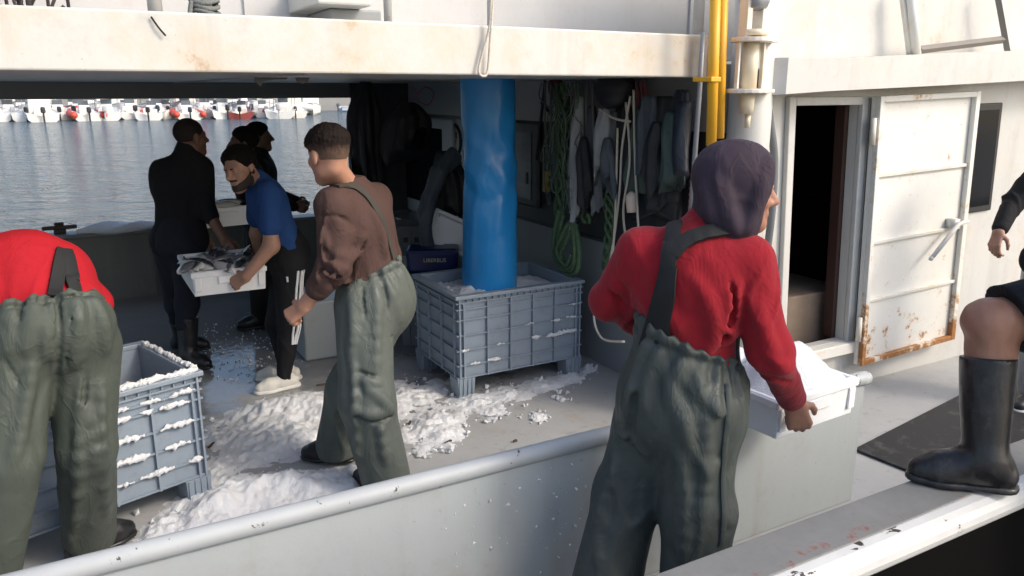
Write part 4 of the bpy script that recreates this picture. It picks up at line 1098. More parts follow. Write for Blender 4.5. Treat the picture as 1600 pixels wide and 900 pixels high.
# box carried by the hooded man
zG = .665
g0, g1 = atz(1212, 689, zG), atz(1322, 650, zG)
ug = (g1-g0).normalized(); angG = math.atan2(ug.y, ug.x); vg = Vector((-ug.y, ug.x, 0))
LG, WG, HG = .47, .36, .155
cG = g0+ug*(LG/2)+vg*(WG/2); cG.z = zG
foam_box(cG, angG, LG, WG, HG, 'white foam box heaped with ice carried by the hooded man in red')
ice_bed(cG, angG, LG-.046, WG-.046, .142, 'heap of ice in the hooded man\'s foam box', h=.04, seed=9, dome=.12)
# film liner lump over the far-left rim of that box
rings = []
for i in range(7):
    u = i/6; c_ = g0+ug*(.02+.30*u)+vg*(.30+.03*math.sin(u*5)); c_.z = zG+.16+.055*math.sin(math.pi*u)**.7*(1-.35*u)
    rings.append([c_+vg*(.05*math.cos(a)+.008*math.sin(3*a+u*7))+Vector((0, 0, .042*(math.sin(a))*(1.05-.5*u)+.006*math.sin(4*a+u*9))) for a in [k*math.pi/7 for k in range(14)]])
o = MB().loft(rings).build('plastic_liner', simple('white_film_liner', (.82, .83, .85), .35, bump=.5, bscale=30, bdist=.01), smooth=True); settle_self(o, cG)
tag(o, 'crumpled white film liner over the back edge of the hooded man\'s foam box', 'liner')

# ---- rubber mat by the cabin door
mt = [atz(1335, 705, .004), atz(1405, 734, .004), atz(1404, 734, .004), atz(1500, 620, .004)]
a = Vector((3.547, 2.533, 0)); e1 = Vector((1.27, .195, 0)).normalized(); e2 = Vector((e1.y, -e1.x, 0))
e2 = (Vector((3.571, 2.289, 0))-a).normalized()
mb = MB(); mb.prism([a+Vector((0, 0, .004)), a+e2*.62+Vector((0, 0, .004)), a+e2*.62+e1*2.0+Vector((0, 0, .004)), a+e1*2.0+Vector((0, 0, .004))], (0, 0, .012))
t = NT('black_rubber_mat'); wv = t.n('ShaderNodeTexWave'); wv.inputs['Scale'].default_value = 40; t.link(t.tc.outputs['Object'], wv.inputs['Vector'])
t.set(Base_Color=t.mix(t.ramp(t.noise(9, 7, .7), [(.55, 0), (.72, 1)]), (.018, .018, .02), (.09, .09, .085)), Roughness=.7); t.bump(wv.outputs['Fac'], .4, .003)
o = mb.build('rubber_mat', t.m); settle_self(o, a); tag(o, 'black ribbed rubber mat on the deck by the cabin door', 'mat')

# ---- ropes
def rope(name, pts, r_, mat, label, parent=None, n=8, group=None, cat='rope'):
    o = MB().tube(spline(pts, n), r_, 8).build(name, mat, parent, smooth=True)
    if not parent: settle_self(o, pts[0]); tag(o, label, cat, group)
    return o
def bundle(name, strands, mat, label, r_=.010, loc=None, cat='rope'):
    mb = MB()
    for s_ in strands: mb.tube(spline(s_, 7), r_, 7)
    o = mb.build(name, mat, smooth=True); settle_self(o, strands[0][0]); return tag(o, label, cat)
# ---- gear hanging on the aft wall
def hang(name, top, W, L, mat, label, cat, depth=.10, folds=5, seed=1, flare=.15, dirv=(0, 1, 0), sleeves=0, hem=.03, group=None, top_w=.55):
    rs = random.Random(seed); dv = Vector(dirv).normalized(); nv = Vector((-dv.y, dv.x, 0)); rings = []; sg = 40; n = 22
    ph = [rs.uniform(0, 6.28) for _ in range(6)]
    for i in range(n+1):
        u = i/n; w_ = W*(top_w+(1-top_w)*min(1, u*3)**.6)*(1+flare*u)*.5; d_ = depth*(.5+.5*min(1, u*3))*.5
        ring = []
        for k in range(sg):
            a = 2*math.pi*k/sg
            f = 1+(.30*math.sin(folds*a+ph[0]+1.2*u)+.22*math.sin((folds*2+1)*a+ph[1]-2*u)+.12*math.sin(3*a+9*u+ph[2]))*min(1, .35+u)
            p = Vector(top)+dv*(w_*math.cos(a)*(1+.05*math.sin(7*u+ph[2])+.10*math.sin(folds*a+4*u+ph[3])*u)+.02*math.sin(3*u+ph[3]))+nv*(d_*math.sin(a)*f*1.0)
            p.z -= L*u+hem*math.sin(2*a+ph[4])*(u**3)+hem*.5*math.sin(5*a+ph[5])*u**3
            ring.append(p)
        rings.append(ring)
    root = MB().loft(rings).build(name, mat, smooth=True); settle_self(root, top)
    tag(root, label, cat, group)
    for s_ in range(sleeves):
        sd = -1 if s_ == 0 else 1; rr = []
        for i in range(12):
            u = i/11; c_ = Vector(top)+dv*(sd*(W*.42+.06*u))+nv*(.05*math.sin(2*u)+depth*.35)+Vector((0, 0, -.06-L*.78*u))
            rr.append([c_+dv*((.055-.012*u)*math.cos(a)*(1+.12*math.sin(3*a+6*u)))+nv*((.05-.01*u)*math.sin(a)) for a in [k*math.pi/8 for k in range(16)]])
        sl_ = MB().loft(rr).build('sleeve', mat, root, smooth=True); sl_.data.transform(Matrix.Translation(-Vector(top)))
    return root
oil = {k: cloth('oilskin_'+k, c, rough=.6, wrinkle=.6, spec=.5, weave=90) for k, c in dict(black=(.016, .017, .019), green=(.055, .085, .075), slate=(.065, .08, .095), grey=(.15, .165, .175), pale=(.36, .37, .38)).items()}
def hx(px, py, x=3.02): return atx(px, py, x)
hang('oilskin_coat', hx(1040, 150, 2.98), .22, .62, oil['black'], 'black oilskin coat hanging third from the thin grey stay', 'coat', seed=2, depth=.13)
hang('oilskin_coat', hx(1002, 168, 2.96), .20, .45, oil['green'], 'dark green oilskin coat with a slanted hem hanging left of the black coats', 'coat', seed=3, sleeves=0, hem=.08)
hang('oilskin_coat', hx(1018, 150, 2.93), .17, .42, oil['slate'], 'slate blue oilskin coat hanging in front of the green one', 'coat', seed=4)
hang('oilskin_coat', hx(1066, 140, 2.95), .16, .50, cloth('oilskin_navy', (.014, .018, .028), rough=.45, wrinkle=.5, spec=.5, weave=90), 'navy oilskin coat hanging next to the thin grey stay', 'coat', seed=5, sleeves=1)
hang('oilskin_trousers', hx(978, 160, 2.99), .20, .55, oil['black'], 'black oilskin trousers hanging behind the white rope', 'trousers', seed=6)
hang('oilskin_apron', hx(1030, 230, 3.0), .40, .42, oil['black'], 'black apron hanging lowest under the coats', 'apron', seed=8, top_w=.9)
for i, (px, py, w_, l_, k, x, lb) in enumerate(((905, 150, .10, .62, 'pale', 2.94, 'pale grey glove bundle hanging longest beside the green ropes'), (925, 165, .10, .52, 'slate', 2.97, 'slate grey glove bundle hanging beside the pale one'),
        (945, 170, .13, .40, 'pale', 2.92, 'pale grey waterproof sleeve bundle hanging left of the white rope'), (962, 175, .12, .46, 'grey', 2.97, 'grey waterproof bundle tied up behind the white rope'), (890, 150, .12, .60, 'black', 3.0, 'black waterproof bundle hanging behind the glove bundles'), (938, 270, .13, .22, 'grey', 2.97, 'short grey canvas bag hanging below the glove bundles'))):
    hang('glove_bundle' if i < 2 else 'waterproof_bundle', hx(px, py, x), w_, l_, oil[k], lb, 'gear', seed=20+i, depth=.09, folds=4, hem=.06, flare=.1)
net = []
rs_ = random.Random(5)
for k in range(26):
    x0 = 862+rs_.uniform(-6, 46); q_ = []
    for i in range(9): q_.append(hx(x0+rs_.gauss(0, 5)+4*math.sin(i+k), 130+i*rs_.uniform(20, 27), 2.93+rs_.uniform(-.05, .05)))
    net.append(q_)
bundle('fishing_net', net, simple('grey_green_twine', (.13, .18, .13), .9, var=.5, scale=40), 'tangle of thin grey green netting hanging left of the glove bundles', .0045, cat='net')
for i, (px, py, w_, l_, k, x, lb) in enumerate(((1052, 175, .15, .36, 'green', 2.90, 'short dark green oilskin sleeve hanging in front of the black coats'), (1024, 190, .12, .34, 'black', 2.89, 'short black oilskin sleeve hanging in front of the slate coat'),
        (915, 215, .11, .40, 'black', 2.90, 'black glove bundle hanging in front of the grey ones'), (900, 240, .08, .42, 'pale', 2.92, 'thin pale glove strip hanging beside the green netting rope'), (952, 215, .10, .30, 'slate', 2.88, 'slate waterproof sleeve in front of the white rope'), (870, 190, .10, .5, 'green', 2.97, 'dark green net sleeve hanging beside the yellow poster'))):
    hang('oilskin_sleeve' if i < 2 else 'waterproof_bundle', hx(px, py, x), w_, l_, oil[k], lb, 'gear', seed=40+i, depth=.08, folds=3, hem=.07, flare=.25, top_w=.4)
# black gear hanging at the far end
hang('oilskin_coat', at(570, 128, 6.6), .27, .80, oil['black'], 'big black oilskin coat hanging at the far end of the wall', 'coat', seed=11, depth=.3, dirv=(1, -.3, 0), top_w=.32, hem=.14)
hang('oilskin_coat', at(632, 160, 6.3), .36, .36, oil['black'], 'short black oilskin draped near the white framed window', 'coat', seed=12, depth=.25, dirv=(1, -.3, 0), top_w=.4, hem=.12)
# black jacket slumped over the foam boxes behind the chute
hang('rain_jacket', at(700, 236, 5.7), .26, .55, oil['black'], 'black rain jacket with one grey cuffed sleeve hanging behind the blue chute', 'jacket', seed=13, depth=.2, dirv=(1, -.4, 0), hem=.12)
jk = bpy.data.objects[[o.name for o in COL.objects if o.name.startswith('rain_jacket')][-1]]
pts = [at(706, 246, 5.62), at(686, 270, 5.58), at(672, 310, 5.56), at(664, 345, 5.55), at(668, 384, 5.55)]
P_ = [cap(pts[i], pts[i+1], .074-.006*i, .068-.006*i, .02, (.6, .8, 0), .75) for i in range(4)]
o = mesh_of('sleeve', [layer(P_, .010, (), lambda Q: .012*wob(Q, .10, 1)*(1-.5*np.abs(wob(Q, .05, 4))))], oil['slate'], jk); o.data.transform(Matrix.Translation(-jk.location))
def tilt_box(px, py, y, roll, label, c=None):
    p = at(px, py, y); r = foam_box((0, 0, 0), 0, .34, .26, .10, label, 'white foam boxes leaning behind the chute'); r.location = p; r.rotation_euler = (R(68), R(roll), R(-38)); return r
tilt_box(713, 322, 5.75, 34, 'upper empty white foam box leaning behind the blue chute')
tilt_box(704, 366, 5.60, 22, 'lower empty white foam box leaning behind the blue chute')
# blue tote with pale lettering
p = at(677, 424, 5.5); r = empty('plastic_tote', (p.x, 5.5, p.z), 'dark blue plastic tote with pale lettering between the man in brown and the chute', 'tote'); ang = R(-26); r.rotation_euler = (0, 0, ang)
tm = simple('dark_blue_plastic', (.006, .014, .085), .35, bump=.1)
MB().hexa([(-.19, -.12, 0), (.19, -.12, 0), (.19, .12, 0), (-.19, .12, 0), (-.205, -.13, .20), (.205, -.13, .20), (.205, .13, .20), (-.205, .13, .20)]).build('tub', tm, r, bevel=.04, seg=4)
MB().box((-.20, -.136, .165), (.20, .136, .19)).build('rim', tm, r, bevel=.01)
writing('lettering', 'LIBERBUS', .042, (.02, -.1335, .115), (1, 0, 0), (0, .04, 1), simple('pale_yellow_print', (.55, .52, .36), .6, bump=0), r)
# it stands on grey fish crates
def fish_crate(loc, ang, L, W, H, label, mat):
    r = empty('fish_crate', loc, label, 'crate'); r.rotation_euler = (0, 0, ang); mb = MB(); t_ = .012
    mb.box((-L/2, -W/2, 0), (L/2, W/2, t_))
    for lo, hi in (((-L/2, -W/2, t_+.0002), (L/2, -W/2+t_, H)), ((-L/2, W/2-t_, t_+.0002), (L/2, W/2, H)), ((-L/2, -W/2+t_+.0002, t_+.0002), (-L/2+t_, W/2-t_-.0002, H)), ((L/2-t_, -W/2+t_+.0002, t_+.0002), (L/2, W/2-t_-.0002, H))): mb.box(lo, hi)
    mb.build('tub', mat, r)
    b = MB().box((-L/2-.012, -W/2-.012, H-.03), (L/2+.012, -W/2-.0005, H)).box((-L/2-.012, -W/2-.0002, H-.03), (-L/2-.0005, W/2, H)); 
    for k in range(5): x = -L/2+.06+k*(L-.12)/4; b.box((x-.006, -W/2-.010, .01), (x+.006, -W/2-.0003, H-.031))
    b.build('rim', mat, r, bevel=.004)
    sl_ = MB()
    for k in range(4): x = -L/2+.11+k*(L-.22)/3; sl_.box((x-.02, -W/2-.004, H*.45), (x+.02, -W/2-.0003, H*.62))
    sl_.build('drain_slot', M['black'], r)
    return r
gc = simple('dull_grey_crate', (.14, .145, .15), .6)
fish_crate((p.x+.02, 5.5, 0), ang, .52, .36, p.z-.001, 'tall grey crate under the dark blue tote', simple('mid_grey_crate', (.19, .21, .22), .6))
pq = at(628, 364, 6.45)
fish_crate((pq.x, 6.45, 0), ang, .5, .36, pq.z-.17, 'pale grey crate at the bottom of the stack left of the blue tote', simple('pale_crate', (.45, .46, .46), .6))
fish_crate((pq.x, 6.45, pq.z-.169), ang, .5, .36, .26, 'dull grey fish crate on top of the stack left of the blue tote', gc)
pw = at(606, 322, 7.2)
fish_crate((pw.x-.05, 7.3, 0), 0, .5, .4, .66, 'grey crate standing by the far rail behind the man in brown', simple('light_grey_crate', (.36, .38, .39), .6))
# grey locker block between the man in blue and the man in brown
p = atz(512, 560); o = MB().box((p.x-.16, p.y, 0), (p.x+.34, p.y+.5, .44)).build('deck_locker', M['bulwark'], bevel=.015); settle_self(o, (p.x, p.y, 0)); tag(o, 'pale grey steel locker on the deck behind the man in brown', 'locker')

x_ = 2.90
bundle('white_rope', [[hx(985, 150, x_), hx(972, 230, x_), hx(968, 300, x_), hx(958, 380, x_), hx(946, 440, x_-.04), hx(928, 490, x_-.1), hx(940, 528, x_-.15), hx(975, 534, x_-.15)],
    [hx(978, 160, x_), hx(984, 250, x_), hx(974, 330, x_), hx(982, 400, x_)], [hx(990, 140, x_), hx(992, 240, x_), hx(996, 330, x_), hx(999, 376, x_)], [hx(965, 200, x_), hx(962, 320, x_), hx(958, 390, x_), hx(952, 440, x_)],
    [hx(936, 170, x_), hx(960, 185, x_), hx(985, 190, x_)]], M['rope_white'], 'long white rope hanging in loops between the gloves and the coats', .0075)
o = MB().tube([hx(988, 300, 2.88), hx(986, 306, 2.88), hx(987, 332, 2.88)], [.012, .036, .028], 12).build('net_float', simple('dirty_white_float', (.62, .50, .42), .6), smooth=True); settle_self(o, hx(988, 300, 2.88)); tag(o, 'small off white net float threaded on the hanging white rope', 'float')
def twist(px, y0, y1, x, w_=10, turns=4, r_=.012, n=3):
    S_ = []
    for k in range(n):
        S_.append([hx(px+w_*.5*math.sin(turns*u*6.28+k*2.1)+3*math.sin(u*5), y0+(y1-y0)*u, x-.02*math.cos(turns*u*6.28+k*2.1)) for u in [i/14 for i in range(15)]])
    return S_
bundle('green_rope', twist(876, 130, 350, 2.93, 12, 2, .014, 4), M['rope_green'], 'green netting rope hanging beside the yellow poster', .013)
lo = [hx(880, 330, 2.9), hx(872, 370, 2.88), hx(874, 405, 2.88), hx(888, 424, 2.88), hx(902, 415, 2.88), hx(904, 385, 2.88), hx(898, 350, 2.9), hx(884, 372, 2.87), hx(876, 396, 2.87), hx(890, 418, 2.87), hx(899, 400, 2.87)]
bundle('green_rope', [lo, [v+Vector((-.02, .02, .01)) for v in lo], [v+Vector((-.01, -.02, -.02)) for v in lo]], M['rope_green'], 'coiled end of green rope hanging above the pallet box corner', .016)
bundle('green_rope', twist(950, 290, 440, 2.93, 12, 2.5, .011, 4), M['rope_green'], 'green and white rope hanging down beside the white rope', .011)
bundle('green_rope', twist(918, 300, 348, 2.95, 12, 1, .01, 3), M['rope_green'], 'short green rope tangle below the glove bundles', .012)
bundle('grey_rope', [[hx(px, 128, 2.95), hx(px+2*math.sin(i), 200, 2.93), hx(px+5, 250, 2.95)] for i, px in enumerate((852, 860, 868, 893, 901, 909, 917, 926))], M['rope_grey'], 'row of grey cords hanging from the roof beside the chute', .008)
bundle('red_rope', [[hx(px, 128, 2.99), hx(px+3, 160, 2.97), hx(px-2, 195, 2.99)] for px in (994, 1001, 1007, 980)], simple('faded_red_rope', (.22, .06, .07), .9), 'faded red cords hanging above the coats', .009)
bundle('black_rope', [[hx(852, 126, 3.05), hx(846, 180, 3.05), hx(838, 250, 3.05)], [hx(846, 160, 3.05), hx(862, 180, 3.05)]], M['black'], 'thin black cord hanging between the chute and the yellow poster', .012)
# round black basket hung under the roof, red buoy cover
o = MB().sphere(hx(960, 138, 2.95), .17, 18, 10, (.6, 1, .75)).build('black_bucket', M['black'], smooth=True); settle_self(o, hx(960, 138, 2.95)); tag(o, 'round black net bag hung under the roof above the gloves', 'bag')
o = MB().sphere(hx(868, 136, 3.0), .07, 14, 8, (.7, 1, 1.2)).build('red_buoy', simple('dull_red_buoy', (.20, .03, .04), .6), smooth=True); settle_self(o, hx(868, 136, 3.0)); tag(o, 'dull red buoy hung under the roof beside the chute', 'buoy')
b0 = at(648, 146, 6.2); o = MB().tube(spline([b0+Vector((.0, 0, .06)), b0+Vector((.03, 0, -.05)), b0+Vector((.12, 0, -.09)), b0+Vector((.17, 0, 0)), b0+Vector((.1, 0, .05)), b0+Vector((.02, 0, 0))], 6), .006, 8).build('pink_cord', simple('faded_pink_cord', (.30, .12, .14), .9), smooth=True); settle_self(o, b0); tag(o, 'faded pink cord looped on the pale band under the roof', 'cord')
# rope loop on the roof beam, and black pieces added in place of holes in the soffit
bundle('thin_rope', [[at(767, -20, 3.16), at(765, 40, 3.17), at(752, 90, 3.18), at(748, 112, 3.18), at(755, 119, 3.18), at(762, 110, 3.18), at(766, 60, 3.17), at(771, -20, 3.16)]], M['rope_white'], 'thin white rope looped over the roof beam above the chute', .006)
hole_outline = [(398, 121), (450, 121), (448, 124), (430, 124), (412, 127), (407, 135), (400, 128)]
o = MB().prism([at(a, b, 3.296+.03) for a, b in hole_outline], (0, .012, 0)).prism([at(a, b, 3.326) for a, b in ((462, 121), (484, 121), (481, 128), (472, 131), (465, 127))], (0, .012, 0)).build('soffit_hole_patches', M['black']); tag(o, 'black patches standing in for holes in the roof soffit', 'hole patch')
# rope coil on an upper stanchion; cage on the upper deck
p = at(320, 12, 3.36); mb = MB()
for k in range(3): mb.tube([(p.x+.05*math.cos(a), 3.36+.05*math.sin(a), p.z-.02+.02*k+.008*math.sin(2*a+k)) for a in [i*2*math.pi/14 for i in range(14)]], .009, 6, closed=True)
mb.tube(spline([(p.x-.05, 3.33, p.z+.02), (p.x-.06, 3.32, p.z-.05), (p.x-.01, 3.31, p.z-.06)], 5), .009, 6)
o = mb.build('rope_coil', M['rope_grey'], smooth=True); settle_self(o, p); tag(o, 'grey rope wound on a white post above the roof beam', 'rope')
mb = MB(); a, b = at(0, 6, 3.6), at(106, 6, 3.6)
for k in range(9):
    x = a.x-.3+(b.x-a.x+.3)*k/8; mb.tube([(x, 3.5, 2.123), (x, 3.5, 2.6)], .006, 6)
for z in (2.14, 2.26, 2.4, 2.6): mb.tube([(a.x-.3, 3.5, z), (b.x, 3.5, z)], .008, 6)
for k in range(30): q0 = Vector((random.uniform(a.x-.3, b.x-.03), random.uniform(3.55, 4.0), 2.13)); mb.tube([q0, q0+Vector((random.uniform(-.3, .2), random.uniform(-.1, .1), random.uniform(.05, .3)))], .007, 5)
o = mb.build('wire_trap', simple('dark_trap_wire', (.05, .04, .035), .7, var=.5, scale=20), smooth=True); settle_self(o, (a.x, 3.5, 2.123)); tag(o, 'dark wire trap cage on the upper deck at the left', 'trap')
o = MB().tube(spline([at(236, 26, 3.19), at(247, 42, 3.185), at(259, 56, 3.185)], 5), .0035, 6).build('hanging_wire', M['black']); tag(o, 'short black wire hanging over the roof beam at the left', 'wire')

# ---- signs on the aft wall
sx_ = ax-.012
a, b = atx(695, 180, sx_), atx(716, 245, sx_)
r = empty('warning_sign', (sx_, a.y, 1.3), 'white sign with a round black symbol beside the blue chute', 'sign')
cy, w2 = a.y-.22, .22; z0, z1 = 1.12, 1.66
MB().box((sx_-.006, cy-w2, z0), (sx_, cy+w2, z1)).build('board', simple('white_sign_board', (.50, .50, .49), .5), r)
mb = MB(); cz = 1.46
mb.tube([(sx_-.008, cy+.15*math.cos(t_), cz+.15*math.sin(t_)) for t_ in [k*2*math.pi/28 for k in range(28)]], .018, 6, closed=True)
mb.box((sx_-.009, cy-.06, cz+.02), (sx_-.0062, cy+.06, cz+.085)); mb.prism([(sx_-.0062, cy-.05, cz+.01), (sx_-.0062, cy+.05, cz+.01), (sx_-.0062, cy+.01, cz-.10), (sx_-.0062, cy-.01, cz-.10)], (-.003, 0, 0))
mb.build('symbol', M['black'], r)
mb = MB()
for k in range(3):
    for j in range(5): mb.box((sx_-.009, cy-.17+.07*j, 1.255-.045*k), (sx_-.0062, cy-.12+.07*j, 1.275-.045*k))
mb.build('lettering', M['black'], r); settle(r)
a, b = atx(849, 226, sx_), atx(872, 300, sx_)
r = empty('safety_poster', (sx_, a.y, 1.3), 'yellow and black safety poster behind the hanging ropes', 'poster'); y1_, y0_ = a.y, a.y-.30; z1, z0 = a.z, b.z-.02
MB().box((sx_-.004, y0_, z0), (sx_, y1_, z1)).build('sheet', simple('poster_paper', (.40, .38, .30), .6), r)
ym = simple('poster_yellow', (.42, .30, .05), .6)
MB().box((sx_-.007, y0_+.02, z0+.015), (sx_-.0042, y1_-.02, (z0+z1)/2-.02)).build('yellow_field', ym, r)
MB().box((sx_-.007, y0_+.02, (z0+z1)/2-.018), (sx_-.0042, y1_-.02, z1-.015)).build('black_field', M['black'], r)
mb = MB(); ym_ = (y0_+y1_)/2
mb.sphere((sx_-.008, ym_, z1-.07), .03, 10, 6, (.15, 1, 1.2)); mb.hexa([(sx_-.010, ym_-.05, z1-.22), (sx_-.0075, ym_-.05, z1-.22), (sx_-.0075, ym_+.05, z1-.22), (sx_-.010, ym_+.05, z1-.22), (sx_-.010, ym_-.02, z1-.10), (sx_-.0075, ym_-.02, z1-.10), (sx_-.0075, ym_+.02, z1-.10), (sx_-.010, ym_+.02, z1-.10)]); mb.build('figure', ym, r)
MB().box((sx_-.010, ym_-.06, z0+.05), (sx_-.0075, ym_+.06, z0+.09)).box((sx_-.010, ym_-.05, z0+.11), (sx_-.0075, ym_+.05, z0+.13)).build('lettering', M['black'], r); settle(r)
# red and white coil of hose behind the hooded man
mb = MB(); p = atx(1088, 285, 2.98)
for k in range(9): mb.tube([(2.98+.03*math.cos(t_), p.y-.02+.055*math.sin(t_), 1.18+.036*k) for t_ in [i*2*math.pi/14 for i in range(14)]], .011, 7, closed=True)
o = mb.build('red_hose', simple('faded_red_hose', (.45, .07, .06), .5), smooth=True); settle_self(o, p); tag(o, 'coil of faded red hose hanging behind the thin grey stay', 'hose')
# film bag on the far rail
rings = []
p0 = at(118, 352, 8.06)
for i in range(12):
    u = i/11; c_ = Vector((p0.x+.72*u, 8.02+.03*math.sin(u*9), .665)); s_ = math.sin(math.pi*min(1, .04+u*.96))**.6
    rings.append([c_+Vector((0, .10*s_*math.cos(a), .075*s_*max(-.25, math.sin(a))*(1+.25*math.sin(3*a+u*11))+.004)) for a in [k*math.pi/9 for k in range(18)]])
t = NT('clear_plastic_film'); t.set(Base_Color=(.72, .74, .76), Roughness=.25); t.b.inputs['Alpha'].default_value = .8; t.bump(t.noise(22, 5, .6, dist=1), .8, .02)
o = MB().loft(rings).build('plastic_bag', t.m, smooth=True); settle_self(o, (p0.x, 8.02, .665)); tag(o, 'crumpled clear plastic bag lying on the far rail', 'bag')
# scraps on the deck
mb = MB()
for px, py, L_, a_ in ((700, 690, .05, .4), (640, 660, .04, 1.0), (805, 688, .02, 0), (505, 600, .09, -.1), (440, 690, .05, .2), (330, 695, .06, .9)):
    c_ = atz(px, py, .012); mb.hexa([c_+Matrix.Rotation(a_, 3, 'Z') @ Vector(v) for v in ((-L_/2, -.006, -.006), (L_/2, -.009, -.006), (L_/2, .009, -.006), (-L_/2, .006, -.006), (-L_/2, -.004, .004), (L_/2, -.006, .004), (L_/2, .006, .004), (-L_/2, .004, .004))])
tag(mb.build('deck_litter', simple('brown_litter', (.07, .05, .035), .8)), 'small dark scraps littered on the deck', 'litter', kind='stuff')
# ---------------------------------------------------------------- G: hooded man in red with the foam box (nearest)
def man_hooded():
    J = dict(nk=A_(1106, 348, 1.80), shL=A_(1000, 392, 1.90), shR=A_(1172, 408, 1.66), pel=A_(1068, 600, 1.82), elL=A_(955, 470, 2.02), wrL=A_(1090, 560, 2.16), elR=A_(1203, 548, 1.60), wrR=A_(1240, 628, 1.775))
    J['fwd'] = CF*.78+CR*.62
    J['hipL'] = A_(1030, 610, 1.90); J['hipR'] = A_(1092, 618, 1.76); J['knL'] = A_(982, 770, 1.97); J['knR'] = A_(1092, 800, 1.74)
    J['anL'] = A_(925, 985, 1.90); J['anR'] = A_(1078, 1010, 1.72)
    dl = J['anL']-J['knL']; J['anL'] = J['knL']+nrm(dl)*.44; dr = J['anR']-J['knR']; J['anR'] = J['knR']+nrm(dr)*.44
    zmin = .10; J['anL'][2] = zmin; J['anR'][2] = zmin
    J['ftL'] = nrm(CF*.3+CR*.9); J['ftR'] = nrm(CF*.3+CR*.9); report('G', J)
    sk = skin('tanned_g', (.40, .215, .145))
    hc = A_(1158, 298, 1.745); Rm = frame_of(CR*1.0+CF*.03-UP*.10, UP*1.0+CR*.05)
    hp, L = head_prims(hc, Rm, .98)
    fd = nrm(J['wrR']-J['elR'])
    hR = hand_prims(J['wrR'], nrm(CR*.30-UP*.85+CF*.08), nrm(CF*.9+CR*.1), 1, (1.0, 1.0, 1.05, 1.1), .35, 1.10)
    hL = hand_prims(J['wrL'], nrm(CR*.8-UP*.4), nrm(-CF*.9), -1, (.8, .8, .8, .8), .5)
    parts = [layer(hp+neck_prims(J, hc, Rm), .006), layer([cap(J['elR'], J['wrR'], .044, .031, .03)]+hR, .0045), layer([cap(J['elL'], J['wrL'], .044, .031, .03)]+hL, .005), layer(torso(J, -.03), .02)]
    body = mesh_of('person', parts, sk)
    red = cloth('red_fleece', (.25, .010, .018), rough=.95, wrinkle=.4, sheen=.08)
    fdw = nrm(J['wrR']-J['elR']); tp = torso(J, .012, 1.0)+arm(J, 'L', t=.018)+[cap(J['shR'], J['elR'], .074, .062, .04), cap(J['elR'], J['wrR']-fdw*.055, .062, .050, .04)]
    ef = foldfn(J, .0045, .10, [(J['elL'], .12, .012), (J['elR'], .12, .008), (J['shR']-UP*.10, .12, .012), ((J['pel']+J['nk'])/2, .2, .006), (J['wrR']-fd*.04, .06, .008)], 1)
    tp0 = tp; tp = tp+creases(tp, [[(1138, 455), (1134, 500), (1104, 548)], [(1150, 440), (1146, 490), (1138, 530)], [(962, 440), (985, 490)], [(1180, 470), (1196, 520), (1212, 560)], [(1030, 470), (1070, 520)], [(1210, 570), (1232, 575)], [(1080, 430), (1110, 480), (1116, 530)]], .013, .005)+creases(tp, [[(1143, 440), (1140, 500), (1122, 540)], [(950, 450), (972, 478)], [(1205, 590), (1238, 600)]], .008, 0, True, .016)
    mesh_of('fleece_jumper', [layer(tp, .009, [(J['wrR']-fd*.012, fd), ] if False else [], ef)], red, body)
    # hood
    purple = cloth('purple_hood_fabric', (.040, .028, .040), rough=.8, wrinkle=.5)
    Hd = [ell(L(0, -.035, .045), np.array((.099, .124, .111)), Rm), ell(L(0, .000, .0), np.array((.096, .092, .125)), Rm, .05), ell(L(0, -.045, -.085), np.array((.085, .085, .075)), Rm, .06), cap(L(-.04, -.03, -.12), L(.05, -.02, -.11), .075, .07, .05)]
    Hin = ell(L(0, .075, -.012), np.array((.072, .075, .118)), Rm)
    ft = (L(0, .066, 0), Rm[:, 1]-.12*Rm[:, 2])
    Hd = Hd+creases(Hd, [[(1203, 252), (1190, 292), (1178, 332), (1166, 362)]], .008, .003)+creases(Hd, [[(1120, 280), (1136, 325), (1150, 362)], [(1102, 290), (1112, 340)]], .012, .002)
    mesh_of('hood', [layer(Hd+[sub(Hin, .015)], .007, [ft], foldfn(J, .003, .085, [(L(.08, -.04, -.08), .09, .008), (L(-.05, -.09, -.07), .10, .006)], 4, None, (1, 1, .4)))], purple, body)
    # waders
    up = nrm((J['shL']+J['shR'])/2-J['pel']); sd = nrm(J['shL']-J['shR'])
    top = J['pel']+up*.185
    wp_ = [cap(J['pel']-sd*.035, J['pel']+sd*.055, .142, k=.05), cap(J['pel'], top+up*.02, .146, .172, .06, nrm(np.cross(sd, up)), .86), cap(J['pel']-UP*.10-sd*.05, J['pel']-UP*.10+sd*.05, .148, k=.12)]
    wp_ += legs(J, 'L', (.128, .114, .114, .120), k=.05)+legs(J, 'R', (.122, .114, .114, .120), k=.05)
    jag = lambda P: .006*np.sin(np.arctan2((P-J['pel'].astype(np.float32)) @ sd.astype(np.float32), (P-J['pel'].astype(np.float32)) @ CF.astype(np.float32))*21)
    # the waist dips towards his right side, where the bib comes forward
    cutn = nrm(up*.93+CR*.42)
    wf_ = foldfn(J, .006, .15, [(J['knL'], .18, .006), (J['knR'], .18, .004), (J['hipL']-UP*.1, .2, .006)], 2, stretch=(1, 1, .25), extra=pleats(J['pel'], nrm(up*.93+CR*.3), .165, 19, .0085, .13))
    wp2 = wp_+creases(wp_, [[(1011, 530), (993, 589), (982, 633), (978, 690)], [(1027, 545), (1013, 589), (1007, 640)], [(1038, 560), (1051, 611), (1073, 669), (1082, 720)], [(1060, 569), (1082, 602), (1124, 647)], [(1078, 571), (1116, 620)], [(946, 640), (915, 749), (900, 850)], [(1020, 760), (1024, 880)], [(1062, 700), (1072, 780), (1066, 870)], [(1098, 640), (1104, 720), (1096, 800)], [(965, 720), (940, 800), (934, 880)]], .014, .005)
